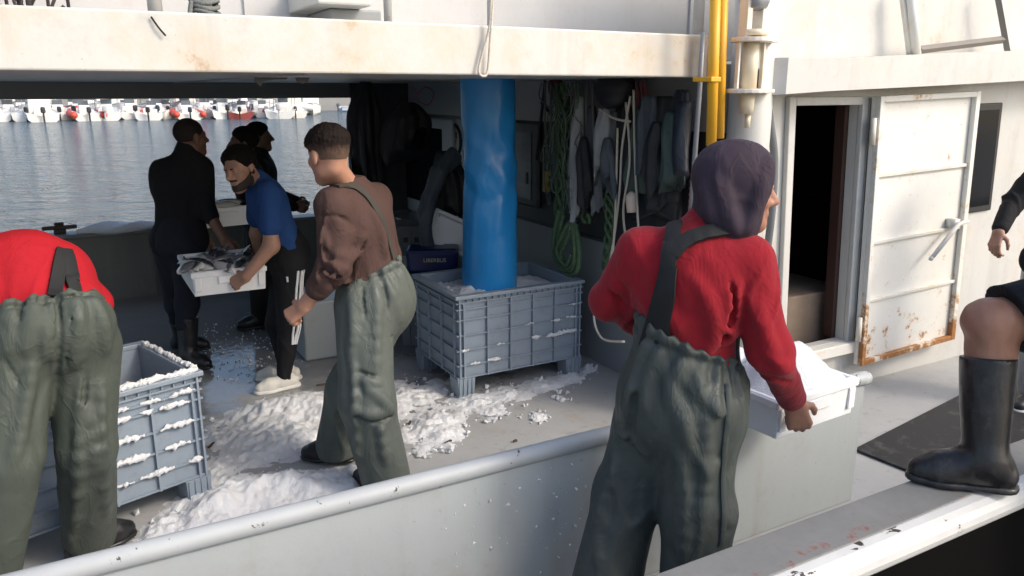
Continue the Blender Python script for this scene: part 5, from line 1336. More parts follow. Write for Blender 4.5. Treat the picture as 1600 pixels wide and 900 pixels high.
    wp2 += creases(wp_, [[(1002, 570), (988, 640), (982, 700)], [(1000, 745), (996, 800)]], .007, .0, True, .016)
    mesh_of('waders', [layer(wp2, .0085, [(top, cutn, jag), ((0, 0, .05), (0, 0, -1))], wf_)], M['wader_dark'], body)
    # bib seen at his right flank
    bibp = torso(J, .022)
    sidep = J['pel']+up*.10
    mesh_of('wader_bib', [layer(bibp, .010, [(J['pel']+up*.33, up), (J['pel']+up*.02, -up), ((J['pel']+J['nk'])/2+CR*.05+CF*.03, -(CR*.75+CF*.65))], foldfn(J, .004, .1))], M['wader_dark'], body)
    for nm_, o_ in (('wader_seam', 0),): ribbon(nm_, wp2, pxpts(wp2, [(1137, 600), (1134, 680), (1130, 760), (1127, 850)], wf_), .018, .0012, M['wader_dark'], body, folds=wf_, off=.004)
    # straps
    X_ = A_(1046, 398, 1.60)
    st = lambda *p: ribbon('wader_strap', tp0, pxpts(tp0, [q[:2] for q in p]), .046, .004, M['strap'], body, folds=ef, off=.014)
    st((1056, 352), (1052, 372), (1048, 400), (1040, 440), (1026, 490), (1010, 545))
    st((1052, 398), (1072, 378), (1105, 366), (1140, 363))
    st((1048, 415), (1044, 460), (1038, 505), (1036, 560))
    bk = A_(1047, 392, 1.60); 
    ribbon('strap_buckle', tp0, pxpts(tp0, [(1050, 380), (1049, 392), (1047, 404)]), .052, .009, M['black'], body, folds=ef)
    boot(J, 'L', M['rubber_boot'], body, .06, .5, h=.012); boot(J, 'R', M['rubber_boot'], body, .06, .5, h=.012)
    tag(body, 'man in a red fleece and dark purple hood carrying a foam box', 'person')
    return finish(body, (J['anL']+J['anR'])/2*v3(1, 1, 0))
man_hooded()

# ---------------------------------------------------------------- D: man in the brown sweatshirt and pale green waders
def man_brown():
    J = dict(nk=A_(545, 292, 3.55), shL=A_(520, 322, 3.42), shR=A_(588, 312, 3.72), pel=A_(588, 455, 3.56), elL=A_(522, 418, 3.40), wrL=A_(475, 478, 3.50), elR=A_(606, 400, 3.82), wrR=A_(560, 440, 3.86))
    J['hipL'] = A_(568, 480, 3.48); J['hipR'] = A_(602, 475, 3.62); J['knL'] = A_(574, 628, 3.36); J['knR'] = A_(546, 610, 3.66)
    J['anL'] = np.array(atz(603, 792, .0)); J['anL'] = v3(J['knL'][0]+.06, J['knL'][1]-.02, .10); J['anR'] = np.array(atz(528, 722, .0))+v3(0, 0, .10)
    J['fwd'] = -CR*.75+CF*.65; J['ftL'] = -CR*.8+CF*.5; J['ftR'] = nrm(-CR*.95+CF*.1); report('D', J)
    sk = skin('warm_d', (.48, .27, .185))
    hc = A_(513, 243, 3.46); Rm = frame_of(-CR*.72+CF*.66-UP*.12, UP)
    hp, L = head_prims(hc, Rm, 1.02)
    fd = nrm(J['wrL']-J['elL'])
    hL = hand_prims(J['wrL'], nrm(fd*.8-CR*.3+UP*.0), nrm(CF*.8-UP*.3+CR*.4), -1, (1.35, 1.35, 1.35, 1.35), .8, 1.05)
    hR = hand_prims(J['wrR'], nrm(J['wrR']-J['elR']), CF, 1, (1.2,)*4, .7)
    body = mesh_of('person', [layer(hp+neck_prims(J, hc, Rm), .006), layer([cap(J['elL'], J['wrL'], .046, .033, .03)]+hL, .0045), layer([cap(J['elR'], J['wrR'], .044, .03, .03)]+hR, .006), layer(torso(J, -.03), .02)], sk)
    br = cloth('brown_sweatshirt', (.078, .045, .038), rough=.9, wrinkle=.5)
    cuff = J['elL']+(J['wrL']-J['elL'])*.38
    tp = torso(J, .026)+[cap(J['shL'], J['elL'], .078, .068, .04), cap(J['elL'], cuff, .070, .062, .04), cap(J['shR'], J['elR'], .072, .064, .04), cap(J['elR'], J['wrR'], .062, .050, .04), cap(J['nk']-UP*.02, J['nk']+UP*.035, .074, .066, .03)]
    ef = foldfn(J, .005, .10, [(J['elL'], .12, .016), (J['shL']-UP*.08, .12, .008), (J['pel']+UP*.12, .15, .010)], 5)
    tp0 = tp; tp = tp+creases(tp, [[(493, 404), (520, 398), (542, 402)], [(490, 418), (515, 414), (540, 420)], [(495, 434), (520, 432), (540, 440)], [(567, 370), (556, 392), (542, 408)], [(580, 330), (596, 370), (600, 400)], [(505, 360), (512, 390)]], .012, .005)+creases(tp, [[(498, 340), (527, 338), (567, 360)], [(492, 411), (538, 411)], [(494, 426), (538, 430)], [(572, 375), (556, 400)]], .008, 0, True, .014)
    mesh_of('sweatshirt', [layer(tp, .0085, [(cuff+fd*.045, fd) if False else ((J['nk']+UP*.05), UP)], ef)], br, body)
    ribbed = [cap(cuff-fd*.01, cuff+fd*.035, .066, .060, .02)]
    mesh_of('sleeve_cuff', [layer(ribbed, .008, (), foldfn(J, .002, .03))], br, body)
    # hair: dark on top, shaved sides
    fade_hair('hair', hc, Rm, hair_fade_mat('faded_brown_hair', (.016, .011, .009), (.17, .105, .075), .22, .52), body, 1.02, .0045, .020, .0012, .0, .06, spike=.007)
    up = nrm((J['shL']+J['shR'])/2-J['pel']); sd = nrm(J['shL']-J['shR']); top = J['pel']+up*.13
    wp_ = [cap(J['pel']-sd*.05, J['pel']+sd*.05, .152, k=.06), cap(J['pel'], top+up*.03, .150, .150, .06), cap(J['pel']+CR*.03-UP*.08-sd*.02, J['pel']+CR*.02-UP*.08+sd*.02, .140, k=.08)]
    wp_ += [cap(J['hipL'], J['knL'], .136, .126, .06), cap(J['knL'], J['anL'], .124, .124, .05), cap(J['hipR'], J['knR'], .126, .112, .06), cap(J['knR'], J['anR'], .112, .115, .05)]
    jag = lambda P: .010*np.sin(np.arctan2((P-J['pel'].astype(np.float32)) @ sd.astype(np.float32), (P-J['pel'].astype(np.float32)) @ CF.astype(np.float32))*12)
    wf_ = foldfn(J, .006, .15, [(J['knL'], .16, .010), (J['knR'], .16, .010), (J['hipL'], .14, .006)], 6, stretch=(1, 1, .4), extra=pleats(J['pel'], up, .13, 15, .009, .10))
    wp_ = wp_+creases(wp_, [[(588, 450), (588, 500), (586, 580)], [(552, 640), (580, 648), (610, 638)], [(572, 604), (598, 626), (612, 642)], [(552, 560), (554, 640), (560, 720)], [(545, 440), (552, 500), (548, 560)], [(612, 450), (626, 500), (622, 560)], [(560, 590), (590, 600)], [(592, 660), (602, 720)], [(524, 560), (520, 640)]], .014, .005)+creases(wp_, [[(584, 530), (615, 526), (645, 516)], [(556, 650), (584, 660), (612, 650)], [(560, 582), (584, 588)], [(534, 530), (540, 620), (556, 740)], [(600, 440), (606, 490)], [(565, 445), (570, 500)]], .009, 0, True, .016)
    mesh_of('waders', [layer(wp_, .0085, [(top, nrm(up*.95-CR*.12), jag), ((0, 0, .045), (0, 0, -1))], wf_)], M['wader_pale'], body)
    bib = torso(J, .026)
    mesh_of('wader_bib', [layer(bib, .011, [(J['pel']+up*.30, up), (J['pel']+up*.0, -up), ((J['pel']+J['nk'])/2-CR*.06, (CR*.75-CF*.5))], foldfn(J, .004, .1))], M['wader_pale'], body)
    sm = cloth('dull_olive_strap', (.055, .048, .040), rough=.8, wrinkle=.1)
    ribbon('wader_strap', tp0, pxpts(tp0, [(526, 292), (548, 290), (572, 305), (592, 335), (606, 370), (614, 404)]), .034, .004, sm, body, folds=ef)
    boot(J, 'R', M['rubber_boot'], body, .055, .5, h=.009); boot(J, 'L', M['rubber_boot'], body, .055, .5, h=.012)
    tag(body, 'man in a brown sweatshirt and pale green waders standing in spilled ice', 'person')
    return finish(body, (J['anL']+J['anR'])/2*v3(1, 1, 0))
man_brown()

# ---------------------------------------------------------------- A: man in red bending over the left crate
def man_bending():
    J = dict(pel=A_(72, 505, 3.22), nk=A_(-10, 420, 3.92), shL=A_(-62, 420, 3.74), shR=A_(104, 428, 3.74), elL=A_(-90, 560, 3.95), wrL=A_(-60, 640, 4.0), elR=A_(146, 476, 3.66), wrR=A_(60, 600, 3.98))
    J['hipL'] = A_(24, 545, 3.20); J['hipR'] = A_(130, 545, 3.26); J['knR'] = A_(135, 700, 3.22); J['knL'] = A_(12, 720, 3.12)
    J['anR'] = np.array(atz(143, 868, 0))+v3(0, 0, .1); J['anL'] = v3(J['knL'][0]-.14, J['knL'][1]-.02, .1)
    J['fwd'] = CF; J['ftL'] = CF-CR*.2; J['ftR'] = CF*.7+CR*.5; report('A', J)
    sk = skin('hidden_a', (.42, .24, .17)); hc = J['nk']+CF*.14-UP*.10; Rm = frame_of(CF*.3-UP*.9, CF); hp, L = head_prims(hc, Rm)
    body = mesh_of('person', [layer(hp+neck_prims(J, hc, Rm), .008), layer(arm(J, 'R')+hand_prims(J['wrR'], -UP, CF, 1, (.6,)*4), .007), layer(arm(J, 'L')+hand_prims(J['wrL'], -UP, CF, -1, (.6,)*4), .007), layer(torso(J, -.03), .02)], sk)
    hair_cap('hair', hc, Rm, L, M['hair'], body, h=.009)
    red = cloth('bright_red_jersey', (.36, .009, .017), rough=.85, wrinkle=.4)
    up = nrm((J['shL']+J['shR'])/2-J['pel']); sd = nrm(J['shR']-J['shL'])
    back = J['pel']*.5+(J['shL']+J['shR'])*.25+UP*.06
    tp = [cap(J['pel']+up*.06, back, .115, .185, .06), cap(back, (J['shL']+J['shR'])/2, .185, .15, .06), cap(back-sd*.09, back+sd*.09, .15, k=.06), cap(J['pel']+up*.17-sd*.12, J['pel']+up*.17+sd*.12, .120, k=.05), cap(J['shL'], J['shR'], .085, k=.06), cap(J['shR'], J['elR'], .078, .072, .05), cap(J['elR'], J['wrR'], .066, .05, .04), cap(J['shL'], J['elL'], .078, .072, .05), cap(J['elL'], J['wrL'], .066, .05, .04)]
    ef = foldfn(J, .005, .13, [(J['elR'], .14, .010)], 7)
    mesh_of('jersey', [layer(tp, .0095, (), ef)], red, body)
    top = J['pel']+up*.145; su = nrm(UP*.75+up*.66)
    ax_ = nrm(up*.6+UP*.8)
    wp_ = [cap(J['pel']-sd*.085, J['pel']+sd*.085, .150, k=.06), cap(J['pel']-sd*.05+up*.0, J['pel']-sd*.06+ax_*.10, .148, .135, .06), cap(J['pel']+sd*.05+up*.0, J['pel']+sd*.03+ax_*.10, .145, .132, .06), cap(J['hipL']-CF*.01, J['hipR']-CF*.01, .120, k=.06),
           cap(J['hipL'], J['knL'], .134, .112, .028), cap(J['knL'], J['anL'], .112, .105, .03), cap(J['hipR'], J['knR'], .134, .104, .028), cap(J['knR'], J['anR'], .104, .106, .03)]
    jag = lambda P: .008*np.sin(((P-J['pel'].astype(np.float32)) @ sd.astype(np.float32))*75)+.004*np.sin(((P-J['pel'].astype(np.float32)) @ sd.astype(np.float32))*163)
    def pl(P):
        q = P-J['pel'].astype(np.float32); x = q @ sd.astype(np.float32); z = q @ ax_.astype(np.float32)
        w_ = np.exp(-np.abs(np.minimum(z-.05, 0))/.11); x = x+.02*np.sin(z*14)
        return .0075*(np.sin(x*66+2*z)+.7*np.sin(x*38+1))*w_+.012*np.exp(-((z-.03)/.010)**2)-.010*np.exp(-(x/.012)**2)*np.clip(1-z*2, 0, 1)*-.8
    wf_ = foldfn(J, .007, .17, [(J['knR'], .14, .005), (J['knL'], .14, .005)], 8, pl, (1, 1, .3))
    wp_ = wp_+creases(wp_, [[(80, 455), (78, 510), (74, 560)], [(46, 455), (48, 500), (40, 550)], [(20, 455), (12, 545)], [(120, 455), (124, 500), (116, 570)], [(136, 460), (158, 500), (166, 550)], [(130, 590), (126, 650), (122, 740), (112, 860)], [(158, 600), (160, 700), (166, 800)], [(50, 560), (40, 640), (20, 720)], [(140, 640), (146, 720)]], .014, .005)+creases(wp_, [[(90, 450), (93, 527), (89, 600)], [(110, 450), (114, 500), (104, 573)], [(60, 455), (60, 510)], [(135, 585), (130, 635)], [(30, 455), (32, 500)], [(5, 560), (30, 600)]], .008, 0, True, .015)
    mesh_of('waders', [layer(wp_, .0085, [(J['pel']+ax_*.055, ax_, jag), ((0, 0, .045), (0, 0, -1))], wf_)], M['wader'], body)
    for a in (((97, 392), (93, 410), (88, 440), (85, 465)), ((101, 392), (107, 410), (113, 440), (117, 465))):
        ribbon('wader_strap', tp, pxpts(tp, [q[:2] for q in a]), .048, .004, M['strap'], body, folds=ef, off=.014)
    boot(J, 'R', M['rubber_boot'], body, .055, .4, h=.011); boot(J, 'L', M['rubber_boot'], body, .055, .4, h=.012)
    tag(body, 'man in a bright red jersey and olive waders bending over the left pallet box', 'person')
    return finish(body, (J['anL']+J['anR'])/2*v3(1, 1, 0))
man_bending()

# ---------------------------------------------------------------- B: man in black with rubber boots
def man_black():
    y = 5.85
    J = dict(nk=A_(292, 238, y), shL=A_(252, 268, y+.05), shR=A_(316, 262, y-.02), pel=A_(280, 375, y), elL=A_(262, 330, y+.22), wrL=A_(310, 365, y+.30), elR=A_(322, 326, y-.12), wrR=A_(350, 374, y-.22))
    J['hipL'] = A_(265, 390, y+.05); J['hipR'] = A_(294, 390, y-.05); J['knL'] = A_(276, 475, y+.12); J['knR'] = A_(292, 475, y-.10)
    J['anL'] = np.array(atz(288, 548, 0))+v3(0, 0, .1); J['anR'] = np.array(atz(296, 574, 0))+v3(-.0, 0, .1)
    J['fwd'] = CR*.8+CF*.5; J['ftL'] = CR; J['ftR'] = nrm(CR*.9-CF*.35); report('B', J)
    sk = skin('dark_b', (.20, .11, .075)); hc = A_(299, 215, y-.0); Rm = frame_of(CR*.6+CF*.75, UP); hp, L = head_prims(hc, Rm, 1.03)
    body = mesh_of('person', [layer(hp+neck_prims(J, hc, Rm), .007), layer([cap(J['elR'], J['wrR'], .045, .032, .03)]+hand_prims(J['wrR'], nrm(J['wrR']-J['elR']), CF*.6-UP*.5, 1, (.7,)*4), .006), layer([cap(J['elL'], J['wrL'], .045, .032, .03)]+hand_prims(J['wrL'], nrm(J['wrL']-J['elL']), -CF*.6-UP*.5, -1, (.7,)*4), .006), layer(torso(J, -.03), .02)], sk)
    hair_cap('shaved_hair', hc, Rm, L, simple('cropped_dark_hair', (.020, .014, .012), .8), body, .003, .03, -.01, -.05, 1.03, .007, .0005)
    bk = cloth('black_pullover', (.015, .015, .018), rough=.9, wrinkle=.4)
    cu = J['elR']+(J['wrR']-J['elR'])*.25; cl = J['elL']+(J['wrL']-J['elL'])*.25
    tp = torso(J, .022)+[cap(J['shL'], J['elL'], .075, .066, .04), cap(J['elL'], cl, .064, .060, .03), cap(J['shR'], J['elR'], .075, .064, .04), cap(J['elR'], cu, .062, .058, .03), cap(J['nk'], J['nk']+UP*.05, .07, .064, .03)]
    mesh_of('pullover', [layer(tp, .010, (), foldfn(J, .006, .11, [(J['elR'], .1, .01)], 3))], bk, body)
    nv = cloth('dark_navy_trousers', (.016, .018, .028), rough=.85, wrinkle=.4)
    lp_ = [cap(J['pel']-CF*.05, J['pel']+CF*.05, .135, k=.05), cap(J['pel'], J['pel']+UP*.10, .135, .132, .05)]+[cap(J['hipL'], J['knL'], .105, .080, .05), cap(J['knL'], J['anL']+UP*.06, .076, .068, .04), cap(J['hipR'], J['knR'], .105, .080, .05), cap(J['knR'], J['anR']+UP*.22, .076, .062, .04)]
    mesh_of('trousers', [layer(lp_, .010, (), foldfn(J, .005, .12, [(J['knR'], .12, .008)], 4))], nv, body)
    boot(J, 'R', M['rubber_boot'], body, .062, .78, h=.009); boot(J, 'L', M['rubber_boot'], body, .062, .6, h=.009)
    tag(body, 'man in a black pullover and tall rubber boots with his back turned', 'person')
    return finish(body, (J['anL']+J['anR'])/2*v3(1, 1, 0))
man_black()

# ---------------------------------------------------------------- C: man in the blue shirt and striped track trousers
def man_blue():
    y = 5.0
    J = dict(nk=A_(402, 285, y+.05), shL=A_(420, 302, y-.14), shR=A_(404, 296, y+.26), pel=A_(450, 398, y+.05), elL=A_(424, 384, y-.20), wrL=A_(384, 432, y-.20), elR=A_(402, 366, y+.36), wrR=A_(404, 400, y+.42))
    J['hipL'] = A_(452, 415, y-.05); J['hipR'] = A_(450, 415, y+.12); J['knL'] = A_(452, 505, y-.02); J['knR'] = A_(434, 505, y+.18)
    J['anL'] = np.array(atz(446, 606, 0))+v3(0, .0, .085); J['anR'] = np.array(atz(448, 592, 0))+v3(0, 0, .085)
    J['fwd'] = -CR; J['ftL'] = nrm(-CR*.75-CF*.55); J['ftR'] = nrm(-CR*.97-CF*.1); report('C', J)
    sk = skin('olive_c', (.40, .235, .165)); hc = A_(376, 264, y-.02); Rm = frame_of(-CR*.40-CF*.90-UP*.20, UP*.97-CR*.16); hp, L = head_prims(hc, Rm, 1.05)
    fd = nrm(J['wrL']-J['elL'])
    hL = hand_prims(J['wrL'], nrm(-CR*.8-UP*.45+CF*.1), nrm(CF*.8-UP*.25), -1, (.75, .85, .95, 1.0), .0, 1.06)
    hR = hand_prims(J['wrR'], nrm(-CR*.8-UP*.4), nrm(-CF), 1, (.8,)*4, .2)
    body = mesh_of('person', [layer(hp+[cap(J['nk'], np.array(hc)+Rm @ v3(0, -.03, -.05), .062, .056, .03)], .005), layer([cap(J['shL'], J['elL'], .052, .046, .03), cap(J['elL'], J['wrL'], .047, .032, .03)]+hL, .0045), layer([cap(J['shR'], J['elR'], .05, .046, .03), cap(J['elR'], J['wrR'], .047, .032, .03)]+hR, .006), layer(torso(J, -.03), .02)], sk)
    fade_hair('hair', hc, Rm, hair_fade_mat('short_black_hair', (.010, .008, .007), (.05, .035, .028), .1, .35), body, 1.05, .0045, .020, .003, -.02, .05, front=.066, spike=.005)
    # beard and brows, eyes
    def beard(Q):
        q = ((Q-np.array(hc, Q.dtype)) @ Rm.astype(Q.dtype))/1.05; x, y, z = np.abs(q[:, 0]), q[:, 1], q[:, 2]
        jaw = np.maximum(np.maximum(z-np.interp(y, [-.02, .02, .05, .09], [.0, -.035, -.05, -.072]), -.112-z), -.012-y)
        tash = np.maximum(np.maximum(z+.040, -.052-z), np.maximum(.07-y, x-.030))
        lips = np.maximum(x-.020, np.maximum(-.071-z, .06-y))
        return np.maximum(field(hp, Q)-.0025+.0008*wob(Q, .012, 1), np.minimum(np.maximum(jaw, -lips), tash))
    lo_, hi_ = bounds(hp, .01); mesh_of('beard', [polygonise(beard, lo_, hi_, .0042)], simple('short_dark_beard', (.030, .019, .015), .8, var=.4, scale=90, bump=.8, bscale=260, bdist=.003), body)
    for q in (-1, 1): mesh_of('eyebrow', [layer([cap(L(q*.016, .0885, .021), L(q*.046, .077, .023), .0055, .004)], .003, pad=.008)], M['hair'], body)
    for q in (-1, 1): mesh_of('eye', [layer([ell(L(q*.031, .083, .006), (.0065, .0065, .0055), Rm)], .002, pad=.006)], M['black'], body)
    bl_ = cloth('blue_shirt', (.020, .062, .195), rough=.85, wrinkle=.45)
    sl = J['shL']+(J['elL']-J['shL'])*.62; sr = J['shR']+(J['elR']-J['shR'])*.62; up = nrm((J['shL']+J['shR'])/2-J['pel'])
    tp = torso(J, .012, .94)+[cap(J['shL'], sl, .073, .074, .03), cap(J['shR'], sr, .073, .074, .03), cap(J['nk']-up*.03, J['nk']+up*.02, .07, .064, .03)]
    cd = nrm(J['elL']-J['shL'])
    mesh_of('shirt', [layer(tp, .0085, [], foldfn(J, .005, .11, [(J['pel']+up*.15, .16, .008), (J['shL']-up*.05, .1, .006)], 2))], bl_, body)
    tr = cloth('black_track_fabric', (.011, .011, .013), rough=.75, wrinkle=.4)
    lp_ = [cap(J['pel'], J['pel']+up*.10, .135, .13, .05), cap(J['pel']-CF*.05, J['pel']+CF*.05, .132, k=.05), cap(J['hipL'], J['knL'], .108, .076, .05), cap(J['knL'], J['anL']+UP*.0, .074, .050, .04), cap(J['hipR'], J['knR'], .105, .076, .05), cap(J['knR'], J['anR'], .072, .05, .04)]
    ef = foldfn(J, .004, .11, [(J['knL'], .12, .006), (J['anL'], .1, .008)], 3)
    mesh_of('track_trousers', [layer(lp_, .009, [((0, 0, .065), -UP)], ef)], tr, body)
    wh = simple('white_stripe_fabric', (.72, .72, .72), .8)
    for o_ in (-8, 0, 8): ribbon('stripe', lp_, [A_(474+o_*.9, 424, y-.16), A_(470+o_*.9, 455, y-.13), A_(468+o_*.85, 485, y-.11), A_(465+o_*.8, 515, y-.10), A_(463+o_*.75, 540, y-.10)], .014, .0025, wh, body, folds=ef)
    ribbon('trouser_mark', lp_, [A_(447, 434, y-.16), A_(448, 442, y-.16)], .012, .002, wh, body, folds=ef, n=3)
    sw = simple('white_trainer_leather', (.70, .68, .62), .6); J['sole_mat'] = simple('white_trainer_sole', (.75, .74, .70), .5)
    J2 = dict(J); 
    for s_ in 'LR':
        boot(J2, s_, sw, body, .05, .3, h=.006, name='trainer', shaft=False, fl=.27)
    tag(body, 'bearded man in a blue shirt and black striped track trousers leaning over a fish box', 'person')
    return finish(body, (J['anL']+J['anR'])/2*v3(1, 1, 0))
man_blue()

# ---------------------------------------------------------------- E and F: two dark figures at the far rail
def man_far(px, py, y, face, lean, label, seed, holding=None):
    hc = A_(px, py, y); Rm = frame_of(face, UP); J = {}
    J['nk'] = hc-UP*.16-nrm(face)*.02; sd = nrm(np.cross(UP, face)); g = nrm(np.cross(sd, UP))
    base = hc-nrm(face)*lean; base[2] = 0
    J['shL'] = J['nk']-UP*.09+sd*.19; J['shR'] = J['nk']-UP*.09-sd*.19; J['pel'] = v3(base[0], base[1], .92); J['fwd'] = face
    f = nrm(v3(face[0], face[1], 0))
    J['elL'] = J['shL']-UP*.27+f*.06+sd*.04; J['elR'] = J['shR']-UP*.27+f*.06-sd*.04
    J['wrL'] = J['elL']+f*.22-UP*.08-sd*.05; J['wrR'] = J['elR']+f*.22-UP*.08+sd*.05
    if holding is not None:
        for s_, q in (('L', 1), ('R', -1)):
            t_ = np.array(holding[s_]); m = (J['sh'+s_]+t_)/2; dd = t_-J['sh'+s_]; l_ = min(.53, np.linalg.norm(dd)); bend = math.sqrt(max(0, .28**2-(l_/2)**2)); J['el'+s_] = m+(-UP*.8+sd*q*.5)*bend; J['wr'+s_] = t_
    for s_, q in (('L', 1), ('R', -1)):
        J['hip'+s_] = J['pel']+sd*.09*q-UP*.04; J['kn'+s_] = J['hip'+s_]-UP*.40+f*.03; J['an'+s_] = v3(base[0], base[1], .1)+sd*.11*q+f*(.05*q); J['ft'+s_] = f
    report(label[:6], J)
    sk = skin('shade_%d' % seed, (.15, .085, .06)); hp, L = head_prims(hc, Rm, 1.0)
    hL = hand_prims(J['wrL'], nrm(J['wrL']-J['elL']), nrm(-sd), -1, (.8,)*4); hR = hand_prims(J['wrR'], nrm(J['wrR']-J['elR']), nrm(sd), 1, (.8,)*4)
    body = mesh_of('person', [layer(hp+neck_prims(J, hc, Rm), .008), layer([cap(J['elR'], J['wrR'], .045, .03)]+hR, .007), layer([cap(J['elL'], J['wrL'], .045, .03)]+hL, .007), layer(torso(J, -.03), .025)], sk)
    hair_cap('hair', hc, Rm, L, M['hair'], body, .012, .05, -.02, -.06, 1, .008, .004)
    cl = cloth('dark_jacket_%d' % seed, (.010, .010, .012) if seed == 1 else (.014, .013, .013), rough=.85)
    tp = torso(J, .022)+[cap(J['shL'], J['elL'], .07, .062, .04), cap(J['elL'], J['wrL'], .06, .048, .03), cap(J['shR'], J['elR'], .07, .062, .04), cap(J['elR'], J['wrR'], .06, .048, .03), cap(J['nk'], J['nk']+UP*.04, .075, .07, .03)]
    mesh_of('jacket', [layer(tp, .012, (), foldfn(J, .006, .12, (), seed))], cl, body)
    lp_ = [cap(J['pel'], J['pel']+UP*.10, .135, .132, .05)]+legs(J, 'L', (.10, .08, .08, .07))+legs(J, 'R', (.10, .08, .08, .07))
    mesh_of('trousers', [layer(lp_, .012, (), foldfn(J, .005, .12, (), seed+2))], cloth('dark_trousers_%d' % seed, (.012, .012, .014), rough=.85), body)
    boot(J, 'R', M['rubber_boot'], body, .058, .6, h=.011); boot(J, 'L', M['rubber_boot'], body, .058, .6, h=.011)
    tag(body, label, 'person'); return finish(body, base*v3(1, 1, 0))
eL, eR = cE+Vector((.24, -.06, .04)), cE+Vector((.26, .12, .05))
man_far(379, 224, 6.55, -CR*.75-CF*.35, .06, 'dark haired man behind the man in blue, holding the far fish box', 1, dict(L=np.array(eL)+v3(.06, -.05, 0), R=np.array(eR)+v3(.06, .08, 0)))
man_far(406, 214, 7.25, CR*.97+CF*.2, .0, 'man in black in profile at the far rail, farthest of the crew', 2)

# ---------------------------------------------------------------- H: booted man at the right edge stepping on the gunwale
def man_stepping():
    zc = .745
    toe, heel = np.array(atz(1410, 745, zc)), np.array(atz(1568, 764, zc)); fd = nrm(toe-heel)
    an = heel+fd*.065; an[2] = zc+.085
    J = dict(anL=an, knL=A_(1546, 505, 1.28), ftL=fd); J['knL'] = an+nrm(J['knL']-an)*.42
    J['hipL'] = J['knL']+nrm(CR*.9+UP*.12+CF*.1)*.43
    J['pel'] = J['hipL']-CF*.10+UP*.04; J['hipR'] = J['pel']-CF*.10-UP*.02; J['knR'] = J['hipR']-UP*.42+CR*.04; J['anR'] = J['knR']-UP*.42+CR*.10; J['ftR'] = fd
    J['anR'][2] = .40; J['knR'] = (J['hipR']+J['anR'])/2-CR*.04
    t_ = nrm(UP*.95-CR*.22); J['nk'] = J['pel']+t_*.58; J['shL'] = J['pel']+t_*.50+CF*.19; J['shR'] = J['pel']+t_*.50-CF*.19; J['fwd'] = -CR
    J['elL'] = J['shL']-UP*.26+CR*.08; J['wrL'] = J['elL']-UP*.16-CR*.18; J['elR'] = J['shR']-UP*.27+CR*.06; J['wrR'] = J['elR']-UP*.2-CR*.12; report('H', J)
    sk = skin('tanned_h', (.33, .175, .115)); hc = J['nk']+UP*.16-CR*.04; Rm = frame_of(-CR, UP); hp, L = head_prims(hc, Rm)
    leg = legs(J, 'L', (.090, .062, .062, .048))+[ell(J['knL']+UP*.0-CR*.026, (.034, .044, .048), None, .04), cap(J['knL']-UP*.07-CR*.030, J['knL']-UP*.13-CR*.03, .024, .02, .03), sub(cap(J['knL']-UP*.052-CR*.080-CF*.03, J['knL']-UP*.052-CR*.080+CF*.03, .014), .03), cap(J['knL']-UP*.10+CR*.035, J['knL']-UP*.2+CR*.03, .056, .05, .04)]
    body = mesh_of('person', [layer(leg, .006, (), lambda P: .0012*wob(P, .05, 2)), layer(legs(J, 'R'), .012), layer(hp+neck_prims(J, hc, Rm), .009), layer(torso(J, -.02), .02), layer(arm(J, 'L')+hand_prims(J['wrL'], -UP, CF, 1, (.6,)*4), .008), layer(arm(J, 'R')+hand_prims(J['wrR'], -UP, -CF, -1, (.6,)*4), .008)], sk)
    hair_cap('hair', hc, Rm, L, M['hair'], body, h=.01)
    bk = cloth('black_shorts_cloth', (.012, .012, .015), rough=.85, wrinkle=.5)
    hem = J['knL']+(J['hipL']-J['knL'])*.16; hd = nrm(J['knL']-J['hipL'])
    sp_ = [cap(J['pel'], J['pel']+t_*.14, .145, .14, .05), cap(J['hipL'], J['knL'], .130, .108, .05), cap(J['hipR'], J['knR'], .125, .105, .05)]
    mesh_of('shorts', [layer(sp_, .008, [(hem, nrm(hd*.9-UP*.35)), (J['knR']+UP*.06, -UP)] if False else [(hem, nrm(hd*.93-UP*.3))], foldfn(J, .005, .12, [(hem, .12, .006)], 3))], bk, body)
    mesh_of('jacket', [layer(torso(J, .02)+arm(J, 'L', t=.022)+arm(J, 'R', t=.022), .012, (), foldfn(J, .006, .12, (), 4))], cloth('black_jacket_h', (.013, .013, .014)), body)
    boot(J, 'L', M['rubber_boot'], body, .064, .79, h=.0065, fl=.27); boot(J, 'R', M['rubber_boot'], body, .06, .8, h=.012)
    tag(body, 'man in black shorts stepping onto the gunwale with a tall black rubber boot', 'person')
    return finish(body, v3(an[0], an[1], zc))
man_stepping()
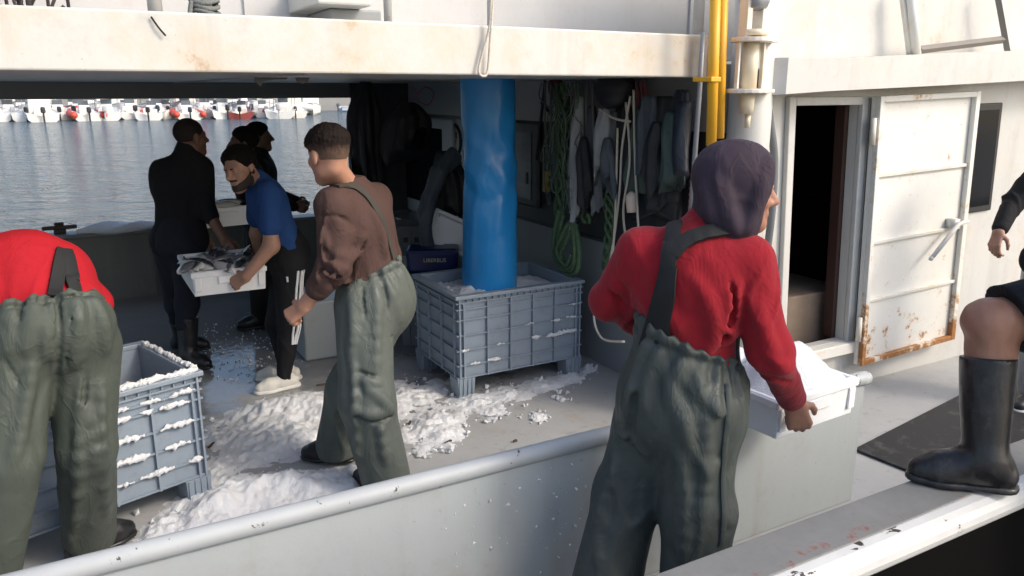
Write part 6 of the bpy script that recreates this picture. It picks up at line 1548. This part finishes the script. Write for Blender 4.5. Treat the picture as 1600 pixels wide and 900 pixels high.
# ---------------------------------------------------------------- I: man at the right edge on the deck, only arm, leg and shoe in view
def man_edge():
    y = 2.55; wr = A_(1560, 362, y); J = dict(wrL=wr, elL=A_(1592, 300, y+.05), shL=A_(1650, 210, y+.05))
    J['elL'] = wr+nrm(J['elL']-wr)*.25; J['shL'] = J['elL']+nrm(CR*.6+UP*.85)*.29
    J['nk'] = J['shL']+CR*.18+UP*.08; J['shR'] = J['shL']+CR*.36; J['pel'] = J['shL']+CR*.17-UP*.50; J['fwd'] = -CF
    J['elR'] = J['shR']-UP*.28; J['wrR'] = J['elR']-UP*.22-CF*.1
    J['hipL'] = J['pel']-CR*.09-UP*.03; J['hipR'] = J['pel']+CR*.09-UP*.03; J['anL'] = np.array(atz(1612, 636, 0))+v3(0, 0, .09); J['anR'] = J['anL']+CR*.3
    J['knL'] = (J['hipL']+J['anL'])/2-CR*.05; J['knR'] = (J['hipR']+J['anR'])/2; J['ftL'] = nrm(-CR*.8-CF*.5); J['ftR'] = nrm(-CF); report('I', J)
    sk = skin('tanned_i', (.36, .20, .14)); hc = J['nk']+UP*.16; Rm = frame_of(-CR*.7-CF*.7, UP); hp, L = head_prims(hc, Rm)
    hL = hand_prims(J['wrL'], nrm(nrm(J['wrL']-J['elL'])*.75-UP*.6), nrm(CR*.75+CF*.35), 1, (.75, .75, .8, .85), .55, .96)
    body = mesh_of('person', [layer([cap(J['elL'], J['wrL'], .04, .03, .03)]+hL, .004), layer(hp+neck_prims(J, hc, Rm), .009), layer(torso(J, -.03), .02), layer(arm(J, 'R')+hand_prims(J['wrR'], -UP, CF, 1, (.6,)*4), .009)], sk)
    hair_cap('hair', hc, Rm, L, M['hair'], body, h=.01)
    fd = nrm(J['wrL']-J['elL'])
    tp = torso(J, .02)+[cap(J['shL'], J['elL'], .072, .062, .04), cap(J['elL'], J['wrL']-fd*.03, .060, .046, .03), cap(J['shR'], J['elR'], .07, .06), cap(J['elR'], J['wrR'], .058, .046)]
    mesh_of('jacket', [layer(tp, .008, (), foldfn(J, .005, .09, [(J['elL'], .1, .01)], 5))], cloth('black_jacket_i', (.012, .012, .013), wrinkle=.5), body)
    gw = cloth('grey_work_trousers', (.30, .31, .32), rough=.6, wrinkle=.6)
    lp_ = [cap(J['pel'], J['pel']+UP*.12, .15, .15, .05)]+legs(J, 'L', (.115, .095, .095, .085))+legs(J, 'R', (.115, .095, .095, .085))
    mesh_of('trousers', [layer(lp_, .010, [((0, 0, .09), -UP)], foldfn(J, .006, .13, [(J['knL'], .12, .01)], 6))], gw, body)
    J['sole_mat'] = simple('pale_shoe_sole', (.6, .6, .58), .6)
    for s_ in 'LR': boot(J, s_, simple('dark_shoe_leather_'+s_, (.03, .03, .035), .5), body, .05, .3, h=.007, name='shoe', shaft=False)
    tag(body, 'man in a black jacket and grey trousers standing on the deck at the right edge', 'person')
    return finish(body, (J['anL']+J['anR'])/2*v3(1, 1, 0))
man_edge()
